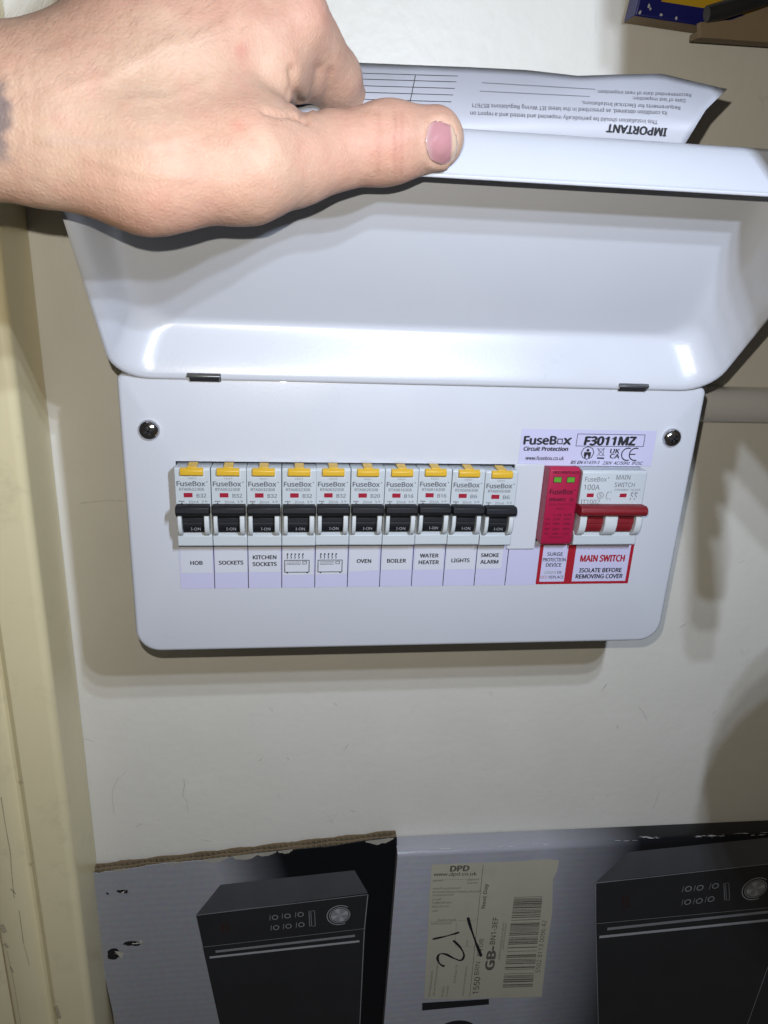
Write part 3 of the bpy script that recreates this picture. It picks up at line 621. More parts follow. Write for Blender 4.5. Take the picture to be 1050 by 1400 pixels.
# right carton: thicker, with a rounded printed fold along the top
CRY = 111.0
d0 = at(544, 1165, CRY); d1 = at(1050, 1141, CRY); ed = (d1-d0)/np.linalg.norm(d1-d0); dd = np.array([ed[2], 0, -ed[0]])
RC = empty('oven_carton', (d0+ed*150+dd*300), 'oven carton with a shipping label and glossy scuffed top fold, right one', 'carton')
M['printR'] = gradient_print('carton_print_right', [(0.0, (0.53, 0.53, 0.575)), (0.42, (0.49, 0.49, 0.53)), (0.60, (0.20, 0.20, 0.225)), (0.70, (0.012, 0.012, 0.016)), (1.0, (0.006, 0.006, 0.008))], 20, 330, rough=0.26)
def cr_(a, b, y): q = d0+ed*a+dd*b; return (q[0], y, q[2])
mb = MB(); loops = []
for i in range(71):
    a = 520*i/70; w_ = 0.5*math.sin(a*.11)+0.35*math.sin(a*.37+1)
    L = [cr_(a, 330, CRY), cr_(a, 6, CRY)]
    for k in range(1, 7):
        an = math.radians(90*k/6); L.append(cr_(a, 6-(5+w_*0.4)*math.sin(an), CRY+6*(1-math.cos(an))+w_*0.2))
    L += [cr_(a, 0.4-w_*0.3, WALL-7), cr_(a, 1.0, WALL-1), cr_(a, 330, WALL-1)]
    loops.append(L)
mb.loft(loops, closed=True); RCB = mb.build('carton_board', M['printR'], RC, smooth=50)
oven_print(RC, CRY-0.15, None, [(815, 1206), (859, 1165), (1100, 1140), (1130, 1172)], [(814.6, 1207), (1110, 1174), (1105, 1236), (814.6, 1263)], [(814.6, 1258), (1105, 1230), (1040, 1480), (822, 1480)],
           [([(821, 1281), (1090, 1254)], 3.0)], [([(832, 1270), (1085, 1243)], 3.2)], (1033, 1215, 18), [(941, 1215, 5.6), (957, 1213.5, 5.6), (978, 1211, 5.6), (940, 1233, 5.6), (956, 1231.5, 5.6), (972, 1229, 5.6)],
           (995, 1230, 994, 1207), [(851, 1241), (861, 1240), (850, 1225), (860, 1224)],
           [([(814.6, 1207.5), (1110, 1174.5)], 0.8), ([(814.6, 1263), (1105, 1236)], 0.5), ([(814.6, 1207), (814.6, 1263), (818, 1400)], 0.6), ([(1050, 1322), (1022, 1400)], 0.7)])
# white scuffs on the fold and black top print
def foldp(px, py, off=0.55):
    t0 = 1141-(px-541)*0.0707; t1 = 1164-(px-545)*0.0436; f_ = min(max((py-t0)/(t1-t0), 0.02), 0.98); an = math.radians(90*(1-f_))
    a_ = (at(px, py, CRY)-d0)@ed; return cr_(a_, 6-5*math.sin(an)-off*math.sin(an), CRY+6*(1-math.cos(an))-off*math.cos(an))
mb = MB()
for px, py, w, h, n_ in ((895, 1120, 10, 7, 9), (862, 1130, 13, 2, 5), (908, 1124, 6, 4, 4), (968, 1123, 15, 5, 9), (986, 1121, 9, 5, 6), (1030, 1115, 18, 1.6, 4), (1040, 1122, 14, 1.2, 3), (753, 1138, 7, 6, 6), (735, 1135, 4, 3, 2), (620, 1145, 26, 2.5, 7), (570, 1150, 14, 3, 5), (690, 1141, 16, 2, 3)):
    for k in range(n_):
        ax, ay = px+rng.normal(0, w*.5), py+rng.normal(0, h*.35); l_ = (1.5+4*rng.random())*(w/10)**.5; th_ = 0.35+0.7*rng.random(); tl = rng.normal(0, .25)
        mb.flat([foldp(ax-l_, ay-l_*tl), foldp(ax-l_*.2, ay+th_), foldp(ax+l_, ay+l_*tl), foldp(ax+l_*.3, ay-th_)])
tag(mb.build('scuff_marks', M['scuff'], RC, smooth=0), kind='stuff')
# shipping label
Z6 = lambda zx, zy: (560+zx*220/1050, 1160+zy*220/1050)
mb = MB(); edge = [(145, 105), (400, 95), (700, 85), (905, 70), (975, 78), (960, 150), (935, 200), (930, 420), (900, 620), (880, 800), (862, 968), (600, 975), (300, 985), (95, 980), (105, 760), (120, 560), (130, 300)]
mb.flat([at(*Z6(*q), CRY-0.2) for q in edge]); SL = mb.build('shipping_label', M['ship'], RC, smooth=0, label='worn cream shipping label with handwriting and barcode')
t = MB(); y = CRY-0.28
def zt(s, x0, y0, x1, y1, **kw):            # upright text, box in label units
    text_quad(t, s, Z6(x0, y1), Z6(x1, y1-4), Z6(x0+5, y0), Z6(x1+5, y0-4), y, **kw)
def zr(s, x0, y0, x1, y1, **kw):            # text turned a quarter anticlockwise, reading upwards
    sl = (y1-y0)*0.13
    text_quad(t, s, Z6(x1, y1), Z6(x1+sl, y0), Z6(x0, y1), Z6(x0+sl, y0), y, **kw)
zt('DPD', 265, 115, 385, 150, bold=0.03); zt('www.dpd.co.uk', 155, 158, 435, 186, bold=0.015)
for yy, x0, x1 in ((212, 150, 215), (205, 375, 450), (226, 375, 445), (262, 150, 330), (284, 145, 455), (305, 145, 285), (334, 145, 205), (355, 145, 275), (380, 145, 252), (410, 145, 185), (468, 180, 300), (490, 140, 270)):
    k = max(4, int((x1-x0)/12)); zt(''.join(random.choice('naeorstilumc ') for _ in range(k)) , x0, yy-7, x1, yy+6) if k < 8 else zt(''.join(random.choice('naeorstilumcd') for _ in range(k)), x0, yy-8, x1, yy+7)
linepx(t, [Z6(480, 108), Z6(392, 968)], 0.4, y); linepx(t, [Z6(150, 208), Z6(470, 198)], 0.2, y); linepx(t, [Z6(140, 480), Z6(440, 466)], 0.2, y); linepx(t, [Z6(305, 480), Z6(298, 640)], 0.2, y); linepx(t, [Z6(300, 645), Z6(430, 640)], 0.2, y)
zr('Next Day', 468, 232, 500, 390, bold=0.015); zr('GB-', 492, 640, 548, 790, bold=0.03); zr('BN1-3EF', 522, 450, 556, 625, bold=0.01); zr('1550', 410, 840, 448, 950, bold=0.01); zr('BRN', 420, 740, 450, 825); zr('FV08', 440, 590, 470, 700)
for x0, y0, y1 in ((575, 480, 730), (600, 490, 660), (150, 690, 960), (120, 800, 970), (205, 900, 970), (235, 900, 965), (285, 760, 880), (340, 770, 960), (365, 600, 640)): zr(''.join(random.choice('nae0r5til3mc') for _ in range(max(5, int((y1-y0)/14)))), x0, y0, x0+13, y1)
zr('5502 8113 0096 42', 820, 470, 850, 810)
yy = 318.0
while yy < 915:
    th_ = random.choice([3, 3, 4, 6, 8]); sl = (yy-318)*0.13
    if not (yy > 455 and random.random() < 0.25):
        t.flat([at(*Z6(a, b_), y) for a, b_ in ((682-sl, yy+th_), (868-sl*.85, yy+th_-6), (868-sl*.85, yy-6), (682-sl, yy))])
    yy += th_+random.choice([3, 4, 5, 7])
t.build('lettering', M['shipink'], SL, smooth=0)
hw = MB()
def stroke(pts, w):
    P = [np.array(at(*Z6(*q), CRY-0.36)) for q in pts]; Q_ = []
    for i in range(len(P)-1):
        for k in range(6): 
            tt = k/6; p0 = P[max(i-1, 0)]; p1 = P[i]; p2 = P[i+1]; p3 = P[min(i+2, len(P)-1)]
            Q_.append(0.5*((2*p1)+(-p0+p2)*tt+(2*p0-5*p1+4*p2-p3)*tt**2+(-p0+3*p1-3*p2+p3)*tt**3))
    Q_.append(P[-1]); Lf = []; Rt = []
    for i, q in enumerate(Q_):
        d = Q_[min(i+1, len(Q_)-1)]-Q_[max(i-1, 0)]; d /= np.linalg.norm(d); nn = np.array([-d[2], 0, d[0]])*w*(0.42+0.12*math.sin(i*.5)); Lf.append(q+nn); Rt.append(q-nn)
    hw.loft([Lf, Rt], closed=False, cap0=False, cap1=False)
stroke([(150, 592), (215, 578), (275, 562), (325, 547)], 2.2)
stroke([(285, 600), (330, 645), (355, 695), (335, 730), (285, 715), (235, 690), (195, 690), (182, 720), (200, 755), (228, 770)], 2.2)
stroke([(380, 450), (400, 520), (435, 620), (468, 705)], 2.6)
hw.build('handwriting', M['ink'], SL, smooth=0)
# big black carton lettering, partly below the frame
b_ = MB(); b_.flat([at(*Z6(*q), CRY-0.15) for q in ((82, 1058), (518, 1018), (518, 982), (82, 1008))])
q = at(622, 1419, CRY); ring(b_, q[0], q[2], 14, 23.5, CRY-0.15, 40); b_.build('lettering', M['ink'], RC, smooth=0)

# ------------------------------------------------------------------ boxes at the top right
BB = empty('small_carton', at(920, 30, 112)+np.array([30, 8, 0]), 'dark blue and yellow carton at the top right above the paper', 'carton')
bl_ = at(868, 21, 108); br_ = at(960, 35, 108); e = (br_-bl_)/np.linalg.norm(br_-bl_); uz = np.array([-e[2], 0, e[0]])
def bbx(a, b, y): q = bl_+e*a+uz*b; return (q[0], y, q[2])
mb = MB(); mb.loft([[bbx(0, 0, 108), bbx(150, 0, 108), bbx(150, 60, 108), bbx(5, 60, 108)], [bbx(0, 0, 124), bbx(150, 0, 124), bbx(150, 60, 124), bbx(5, 60, 124)]]); bo_ = mb.build('box_body', M['blue'], BB, bevel=0.8)
mb = MB(); mb.flat([bbx(14, 8.5, 107.8), bbx(150, 8.5, 107.8), bbx(150, 60, 107.8), bbx(17, 60, 107.8)]); mb.build('yellow_panel', M['yellowcard'], BB, smooth=0)
mb = MB(); mb.flat([bbx(-0.1, -0.2, 108.3), bbx(150, -0.2, 108.3), bbx(150, -0.2, 124), bbx(-0.1, -0.2, 124)]); mb.build('carton_base', M['kraft'], BB, smooth=0)
mb = MB()
for px, py in ((887, 8), (889, 12), (875, 17), (904, 20), (925, 24)):
    q = at(px, py, 107.7); n_ = 7; mb.flat([(q[0]+(.4+rng.random())*.8*math.cos(2*math.pi*k/n_), 107.7, q[2]+(.5+rng.random())*1.0*math.sin(2*math.pi*k/n_)) for k in range(n_)])
tag(mb.build('scuff_marks', M['scuff'], BB, smooth=0), kind='stuff')
KB = empty('cardboard_box', at(1000, 50, 96)+np.array([60, 10, 0]), 'brown cardboard box with open flap at the top right corner', 'box')
def kq(px, py, y): return at(px, py, y)
mb = MB()   # front flap panel with its slanted cut edge
fr_ = [kq(958, 51, 92), kq(1052, 58, 92), kq(1150, 64, 92), kq(1150, -20, 92), kq(1052, 8, 92), kq(1000, 27, 92), kq(957, 30, 92)]
mb.loft([fr_, [q+np.array([0, 4, 0]) for q in fr_]]); mb.build('front_flap', M['kraft'], KB, bevel=0.4)
mb = MB(); bt = [kq(958, 51, 92)+np.array([0, 4.2, 0.5]), kq(1150, 64, 92)+np.array([0, 4.2, 0.5])]
mb.loft([[bt[0], bt[1], bt[1]+np.array([0, 10, 0]), bt[0]+np.array([0, 10, 0])], [q+np.array([0, 0, 3.5]) for q in (bt[0], bt[1], bt[1]+np.array([0, 10, 0]), bt[0]+np.array([0, 10, 0]))]]); mb.build('base_panel', M['kraft'], KB, bevel=0.4)
# added unseen sheet, cut to the wanted wall shadow, between lamp and wall
def occ(px, py, y=-125.0):
    w_ = at(px, py, WALL); return LAMP+(w_-LAMP)*((y-LAMP[1])/(WALL-LAMP[1]))
fl = [(828, -200), (831, 30), (846, 40), (842, 250), (868, 400), (905, 560), (925, 600), (930, 640), (944, 700), (946, 856), (957, 864), (984, 862), (990, 800), (985, 720), (980, 690), (997, 692), (1003, 650), (1023, 672), (1052, 705), (1150, 790), (1320, 830), (1420, -200)]
v0 = [occ(*q) for q in fl]; mb = MB(); mb.loft([v0, [q+np.array([0, 3.5, 0]) for q in v0]]); mb.build('added_shadow_flap', M['kraft'], KB, bevel=0.4)
cb = MB(); pts = [at(966, 19, 84), at(985, 15, 84), at(1010, 7, 84), at(1040, -3, 85), at(1080, -14, 86), at(1160, -40, 88), at(1300, -60, 60), occ(1500, 0, -60), occ(1560, 400, -110), occ(1450, 800, -128)]
for k in range(330):  # unseen coil added to throw the round shadow on the wall
    a_ = math.radians(-50-k*12); r_ = 205-k*0.5; pts.append(occ(1168+r_*math.cos(a_), 1110+r_*1.05*math.sin(a_), -130+0.05*k))
cb.tube(pts, [4.0]+[4.6]*(len(pts)-1), 10)
tag(cb.build('black_hose_and_shadow_coil', M['rubber'], smooth=60), 'black rubber tube end lying on the brown cardboard box, plus an unseen coil added for shadow', 'tube')

# ------------------------------------------------------------------ paper sheet behind the lid's free edge
def interp(x, xs, ys): return float(np.interp(x, xs, ys))
PT_X = [380, 490, 560, 640, 720, 790, 850, 905, 950, 993]; PT_Y = [84, 86, 89, 92, 96, 104, 102, 101, 112, 122]
def sheet(px, py, off=0.0):
    top = interp(px, PT_X, PT_Y); base = 276+(px-360)*0.047           # where the lid's rear edge stands
    v = (172-py)/70.0
    d = base+9+(10*v*v if v > 0 else -v*12) + 1.6*math.sin(px*0.021)*max(v, 0)+2.2*math.exp(-((px-800)/30)**2)*max(v, 0)
    d += max(v, 0)*(1.3*abs(math.sin(px*0.013+py*0.02))+0.9*abs(math.sin(px*0.031-py*0.035+1.0))+1.2*abs(math.sin((px-py)*0.017)))-1.2*max(v, 0)
    if px > 900: d += (px-900)*0.06*max(v, 0)-((px-900)/93)**2*5
    return atd(px, py, d-off)
def sheet_uv(u, v):
    xr = 1.0
    rt = interp(v, [0, 0.25, 0.5, 0.75, 1.0], [905, 925, 945, 965, 994]); px = 380+(rt-380)*u
    top = interp(px, PT_X, PT_Y); bot = 232+(px-380)*0.04
    py = bot+(top-bot)*v; 
    if u > 0.93: py += 0
    return px, py
mb = MB(); mb.grid(lambda u, v: sheet(*sheet_uv(u, v)), 60, 16)
ps = mb.build('instruction_sheet', M['sheet'], smooth=80, recalc=False)
md = ps.modifiers.new('thick', 'SOLIDIFY'); md.thickness = 0.00025; md.offset = 0
tag(ps, 'white printed paper sheet with upside-down text behind the lid edge', 'paper')
t = MB()
def up(s, xr, yr, xl, yl, h, **kw):          # text turned upside down: starts at the right end (xr, yr), runs to (xl, yl), letters h tall, pointing down
    def fn(a, b): return sheet(xr+(xl-xr)*a, yr+(yl-yr)*a+h*b-0.0, 0.35)
    text_fn(t, s, fn, **kw)
up('IMPORTANT', 912, 175.5, 829, 169.5, 11, bold=0.03, shear=0.2)
up('This installation should be periodically inspected and tested and a report on', 899, 162.5, 643, 150.5, 7.5)
up('its condition obtained, as prescribed in the latest IET Wiring Regulations BS7671', 912, 150.5, 646, 139.5, 7.5)
up('Requirements for Electrical Installations.', 930, 143.5, 795, 136.5, 7)
up('Date of last inspection:', 937, 134, 865, 130.5, 6.5)
up('Recommended date of next inspection:', 945, 126.5, 817, 121.5, 6.5)
for (x0, y0, x1, y1) in ((813, 122, 658, 113), (806, 132, 655, 124.5)):
    n_ = 44
    for k in range(n_):
        a, b = k/n_, (k+0.55)/n_
        q = [(x0+(x1-x0)*a, y0+(y1-y0)*a), (x0+(x1-x0)*b, y0+(y1-y0)*b)]
        t.flat([sheet(q[0][0], q[0][1]+0.6, .35), sheet(q[1][0], q[1][1]+0.6, .35), sheet(q[1][0], q[1][1]-0.6, .35), sheet(q[0][0], q[0][1]-0.6, .35)])
for y0 in (102, 110, 119, 128, 137.5):
    e_ = 626-(y0-102)*0.25
    for k in range(10):
        xa, xb = 470+(e_-470)*k/10, 470+(e_-470)*(k+1)/10; ya = y0+(xa-560)*0.03; yb_ = y0+(xb-560)*0.03
        t.flat([sheet(xa, ya+.45, .35), sheet(xb, yb_+.45, .35), sheet(xb, yb_-.45, .35), sheet(xa, ya-.45, .35)])
for k in range(6):
    ya, yb_ = 103+k*7, 103+(k+1)*7; xa, xb = 568-k*1.4, 568-(k+1)*1.4
    t.flat([sheet(xa-.5, ya, .37), sheet(xa+.5, ya, .37), sheet(xb+.5, yb_, .37), sheet(xb-.5, yb_, .37)])
t.build('lettering', M['ink'], ps, smooth=0, recalc=False)
# scrap of clear tape beside the sheet
# ------------------------------------------------------------------ the hand
def C(px, py, d): return np.array([(px-525)*d/FPX, (700-py)*d/FPX, d])          # picture unit + depth -> right, up, depth (mm)
def cw(q): return CAM+RIGHT*q[0]+UP*q[1]+FWD*q[2]
class Field:
    def __init__(s, lo, hi, h):
        s.lo = np.array(lo, float); s.h = h; s.n = [int((b-a)/h)+1 for a, b in zip(lo, hi)]
        ax = [np.float32(a+h*np.arange(n)) for a, n in zip(lo, s.n)]; s.G = np.meshgrid(*ax, indexing='ij'); s.d = np.full(s.n, 1e3, np.float32)
    def cone(s, a, b, ra, rb, k, sz=1.0):
        X, Y, Z = s.G; ba = b-a; ba = np.array([ba[0], ba[1], ba[2]*sz]); L = float(ba@ba)
        px, py, pz = X-a[0], Y-a[1], (Z-a[2])*sz
        h = np.clip((px*ba[0]+py*ba[1]+pz*ba[2])/L, 0, 1)
        d = np.sqrt((px-ba[0]*h)**2+(py-ba[1]*h)**2+(pz-ba[2]*h)**2)-(ra+(rb-ra)*h)
        if sz != 1.0: d = d*0.8
        s.union(d, k)
    def union(s, d, k):
        if k <= 0: s.d = np.minimum(s.d, d); return
        h = np.clip(0.5+0.5*(s.d-d)/k, 0, 1); s.d = (s.d*(1-h)+d*h-k*h*(1-h)).astype(np.float32)
def surface_nets(F):
    d = F.d; ins = d < 0; nx, ny, nz = d.shape
    cor = [(i, j, k) for i in (0, 1) for j in (0, 1) for k in (0, 1)]
    sl = lambda c_: (slice(c_[0], nx-1+c_[0]), slice(c_[1], ny-1+c_[1]), slice(c_[2], nz-1+c_[2]))
    cnt = sum(ins[sl(c_)].astype(np.int8) for c_ in cor); act = (cnt > 0) & (cnt < 8)
    idx = np.full(act.shape, -1, np.int64); ids = np.argwhere(act); idx[act] = np.arange(len(ids))
    acc = np.zeros((len(ids), 3)); num = np.zeros(len(ids))
    for a in range(8):
        for b in range(a+1, 8):
            ca, cb_ = np.array(cor[a]), np.array(cor[b])
            if np.abs(ca-cb_).sum() != 1: continue
            da = d[tuple((ids+ca).T)]; db = d[tuple((ids+cb_).T)]; m_ = (da < 0) != (db < 0)
            t_ = np.where(m_, da/np.where(m_, da-db, 1), 0)[:, None]; acc += np.where(m_[:, None], ca+(cb_-ca)*t_, 0); num += m_
    V = F.lo+F.h*(ids+acc/num[:, None]); faces = []
    for ax in range(3):
        o1, o2 = [(1, 2), (2, 0), (0, 1)][ax]
        s0 = [slice(None)]*3; s1 = [slice(None)]*3; s0[ax] = slice(0, -1); s1[ax] = slice(1, None)
        cr_m = ins[tuple(s0)] != ins[tuple(s1)]; e = np.argwhere(cr_m)
        ok = np.ones(len(e), bool)
        for a in (o1, o2): ok &= (e[:, a] > 0) & (e[:, a] < d.shape[a]-1)
        e = e[ok]; q = []
        for da, db in ((0, 0), (-1, 0), (-1, -1), (0, -1)):
            c_ = e.copy(); c_[:, o1] += da; c_[:, o2] += db; q.append(idx[tuple(c_.T)])
        q = np.stack(q, 1); fl = ins[tuple(s0)][tuple(e.T)]; q[~fl] = q[~fl][:, ::-1]; faces.append(q)
    return V, np.concatenate(faces)
F = Field((-205, 66, 190), (62, 262, 362), 1.3)
# forearm, wrist and back of the hand (flattened front to back)
F.cone(C(-330, 168, 226), C(-60, 160, 230), 25.5, 23.8, 0, 1.25)
F.cone(C(-60, 160, 230), C(70, 152, 234), 23.8, 22.5, 6, 1.35)
F.cone(C(60, 140, 234), C(230, 85, 243), 21.5, 19.0, 10, 1.3)
F.cone(C(150, 88, 243), C(290, 15, 250), 18.0, 15.5, 12, 1.25)
F.cone(C(230, 88, 244), C(394, 30, 252), 18.5, 11.5, 9, 1.15)
MCP = [C(403, 24, 253), np.array([-35., 184, 252]), np.array([-47., 203, 257]), np.array([-62., 218, 265])]
F.cone(C(190, 60, 245), MCP[1], 16, 11.5, 9, 1.1); F.cone(C(170, 50, 247), MCP[2], 14, 11, 9, 1.1); F.cone(C(150, 50, 250), MCP[3], 13, 10, 9, 1.1)
# thenar eminence and thumb
F.cone(C(80, 200, 234), C(205, 230, 238), 17.6, 17.6, 10, 1.25)
F.cone(C(205, 230, 238), C(335, 225, 246), 17.6, 16.6, 10, 1.12)
F.cone(C(240, 130, 244), C(335, 185, 248), 15.5, 14.5, 10, 1.3)
F.cone(C(335, 224, 246), C(405, 219, 256), 16.8, 13.2, 8, 1.05)
F.cone(C(405, 219, 256), C(455, 207, 262), 13.2, 11.9, 6)
F.cone(C(455, 207, 262), C(528, 196, 266), 11.9, 12.9, 5)
F.cone(C(528, 196, 266), C(592, 190, 269), 12.8, 11.0, 5, 1.05)
# web of skin, then the index finger over the rear of the lid and the other three
F.cone(C(368, 92, 254), C(420, 102, 279), 12.0, 9.5, 6)
F.cone(MCP[0], C(454, 104, 284), 11.2, 10.2, 4); F.cone(C(454, 104, 284), C(471, 150, 303), 10.2, 10.2, 3.5); F.cone(C(464, 148, 303), C(472, 226, 330), 10.0, 8.6, 3); F.cone(C(472, 226, 330), C(476, 292, 344), 8.6, 7.4, 3)
for mcp, pip, dip, tip, r_ in ((MCP[1], (-36, 180, 300), (-36, 158, 322), (-36, 138, 333), 10.4), (MCP[2], (-55, 190, 302), (-56, 165, 324), (-56, 146, 334), 9.9), (MCP[3], (-74, 202, 300), (-75, 180, 316), (-75, 163, 324), 8.6)):
    pip, dip, tip = map(lambda q: np.array(q, float), (pip, dip, tip))
    F.cone(mcp, pip, r_*1.12, r_, 4); F.cone(pip, dip, r_*.97, r_*.88, 2.5); F.cone(dip, tip, r_*.88, r_*.76, 2.5)
V, Q = surface_nets(F)
# smooth
nv = len(V); E_ = np.concatenate([Q[:, [0, 1]], Q[:, [1, 2]], Q[:, [2, 3]], Q[:, [3, 0]]]); E_ = np.unique(np.sort(E_, 1), axis=0)
deg = np.bincount(E_.ravel(), minlength=nv)[:, None].astype(float)
def lap(V):
    s_ = np.zeros_like(V); np.add.at(s_, E_[:, 0], V[E_[:, 1]]); np.add.at(s_, E_[:, 1], V[E_[:, 0]]); return s_/deg-V
for it in range(8):
    V = V+0.5*lap(V); V = V-0.52*lap(V) if it % 2 else V
def normals(V):
    n_ = np.zeros_like(V); fn = np.cross(V[Q[:, 2]]-V[Q[:, 0]], V[Q[:, 3]]-V[Q[:, 1]])
    for k in range(4): np.add.at(n_, Q[:, k], fn)
    return n_/np.maximum(np.linalg.norm(n_, axis=1, keepdims=True), 1e-9)
Nn = normals(V)
if (Nn[:, 2]*(V[:, 2]-V[:, 2].mean())).sum() < 0: Q = Q[:, ::-1]; Nn = -Nn
PX = 525+FPX*V[:, 0]/V[:, 2]; PY = 700-FPX*V[:, 1]/V[:, 2]; front = Nn[:, 2] < 0.35
# skin relief: folds at the thumb joint and the web, tendons
def fold(pts, width, depth):
    global disp
    best = np.full(nv, 1e9)
    for (a, b) in zip(pts[:-1], pts[1:]):
        a = np.array(a, float); b = np.array(b, float); ab = b-a; t_ = np.clip(((PX-a[0])*ab[0]+(PY-a[1])*ab[1])/(ab@ab), 0, 1)
        best = np.minimum(best, np.hypot(PX-a[0]-ab[0]*t_, PY-a[1]-ab[1]*t_))
    disp += np.where(front & (V[:, 2] < 296), -depth*np.exp(-(best/width)**2), 0)
disp = np.zeros(nv)
for x_, dp in ((506, .22), (517, .34), (528, .26), (541, .36), (549, .30), (557, .20), (494, .14)):
    fold([(x_-4, 150), (x_+2, 176), (x_+3, 205), (x_-4, 238)], 2.6, dp)
fold([(360, 152), (378, 157), (398, 158), (420, 165)], 3.0, 1.3); fold([(417, 160), (411, 142), (402, 120), (398, 95)], 5, 1.2); fold([(420, 150), (430, 122), (436, 92)], 5, 0.8); fold([(434, 150), (447, 126), (452, 96)], 4, 0.6)
fold([(385, 150), (392, 138), (394, 122)], 4, 0.5); fold([(370, 165), (400, 172), (430, 172)], 4, 0.25)
fold([(60, 60), (120, 40)], 10, 0.3); fold([(18, 90), (26, 140), (24, 190), (14, 240)], 4, 0.22); fold([(36, 80), (46, 140), (42, 200)], 5, 0.15)
for vein in ([(60, 190), (110, 196), (150, 190), (200, 200), (250, 188)], [(90, 120), (150, 105), (210, 70), (280, 50), (330, 20)], [(170, 140), (230, 135), (290, 110)], [(120, 215), (190, 235), (260, 245)]):
    fold(vein, 6.5, -0.38)
disp += 0.4*np.exp(-((PY-(120-0.24*PX))/22)**2)*front*(PX > 150)*(PX < 400)
rngN = np.random.default_rng(3); W3 = rngN.normal(size=(24, 3))*0.16; ph = rngN.random(24)*6.28
disp += 0.07*np.sin(V@W3.T+ph).sum(1)/3
W4 = rngN.normal(size=(30, 3))*0.6; disp += 0.03*np.sin(V@W4.T+rngN.random(30)*6.28).sum(1)/3
# nail bed pressed into the thumb tip, with raised folds of skin round it
NC = np.array([604., 195.]); NW, NH = 21.5, 31.0
nd = (np.abs((PX-NC[0])/NW)**3+np.abs((PY-NC[1])/NH)**3)**(1/3.)
tipm = front & (V[:, 2] < 290) & (PX > 565)
disp += np.where(tipm, 0.55*np.exp(-((nd-1.13)/0.13)**2)*(PX < 612), 0)
V = V+Nn*disp[:, None]
V = V+np.array([0, 0, 1.0])*np.where(tipm, 0.7*np.clip((1.0-nd)/0.15, 0, 1), 0)[:, None]
Nn = normals(V)
# colour
def blob(x, y, r, rx=1.0): return np.exp(-(((PX-x)/(r*rx))**2+((PY-y)/r)**2))
colr = np.tile(np.array([0.47, 0.300, 0.215]), (nv, 1)); SKIN = np.array([0.885, 0.875, 0.85])
def mixc(m_, c_):
    global colr
    m_ = np.clip(m_, 0, 1)[:, None]; colr = colr*(1-m_)+np.array(c_)*m_
low = np.sin(V@(rngN.normal(size=(10, 3))*0.09).T+rngN.random(10)*6).sum(1)/5; mid = np.sin(V@(rngN.normal(size=(16, 3))*0.35).T+rngN.random(16)*6).sum(1)/6
mixc(0.3+0.35*low, (0.49, 0.275, 0.20)); mixc(0.2-0.35*low, (0.45, 0.325, 0.235)); mixc(0.22*mid, (0.50, 0.25, 0.19)); mixc(-0.16*mid, (0.47, 0.35, 0.25))
mixc(0.6*blob(538, 200, 34), (0.45, 0.215, 0.155)); mixc(0.5*blob(420, 10, 45), (0.48, 0.25, 0.19)); mixc(0.4*blob(470, 120, 34), (0.46, 0.23, 0.17)); mixc(0.5*blob(625, 185, 24), (0.52, 0.36, 0.26))
mixc(0.5*blob(331, 68, 9), (0.46, 0.18, 0.135)); mixc(0.5*blob(325, 171, 8, 1.4), (0.48, 0.18, 0.135)); mixc(0.35*blob(228, 200, 10), (0.44, 0.2, 0.16)); mixc(0.5*blob(90, 35, 55, 2.0), (0.33, 0.215, 0.145)); mixc(0.4*blob(280, 300, 40, 3.5), (0.40, 0.235, 0.175))  # spots, then shading painted in: forearm top (hair, curvature) and hand underside
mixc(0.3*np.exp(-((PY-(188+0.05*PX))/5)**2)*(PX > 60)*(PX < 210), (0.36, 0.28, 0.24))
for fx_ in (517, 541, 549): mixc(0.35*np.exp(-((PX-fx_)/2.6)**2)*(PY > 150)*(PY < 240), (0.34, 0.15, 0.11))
tx_ = 12+5*np.sin(PY*.09)+3*np.sin(PY*.23); tat = 1/(1+np.exp((PX-tx_)/2.2))*1/(1+np.exp((112-PY)/3))*1/(1+np.exp((PY-220)/4)); mixc(0.8*tat*(0.85+0.15*mid), (0.06, 0.065, 0.09))
colr = colr*SKIN
me = bpy.data.meshes.new('person'); me.from_pydata([tuple(cw(q)*S) for q in V], [], [tuple(int(i) for i in f) for f in Q]); me.update()
for q in me.polygons: q.use_smooth = True
ca = me.color_attributes.new('skin', 'FLOAT_COLOR', 'POINT'); ca.data.foreach_set('color', np.concatenate([colr, np.ones((nv, 1))], 1).astype(np.float32).ravel())
HAND = bpy.data.objects.new('person', me); col.objects.link(HAND)
tag(HAND, 'person\'s bare left hand and wrist gripping the open lid, thumb in front', 'person')
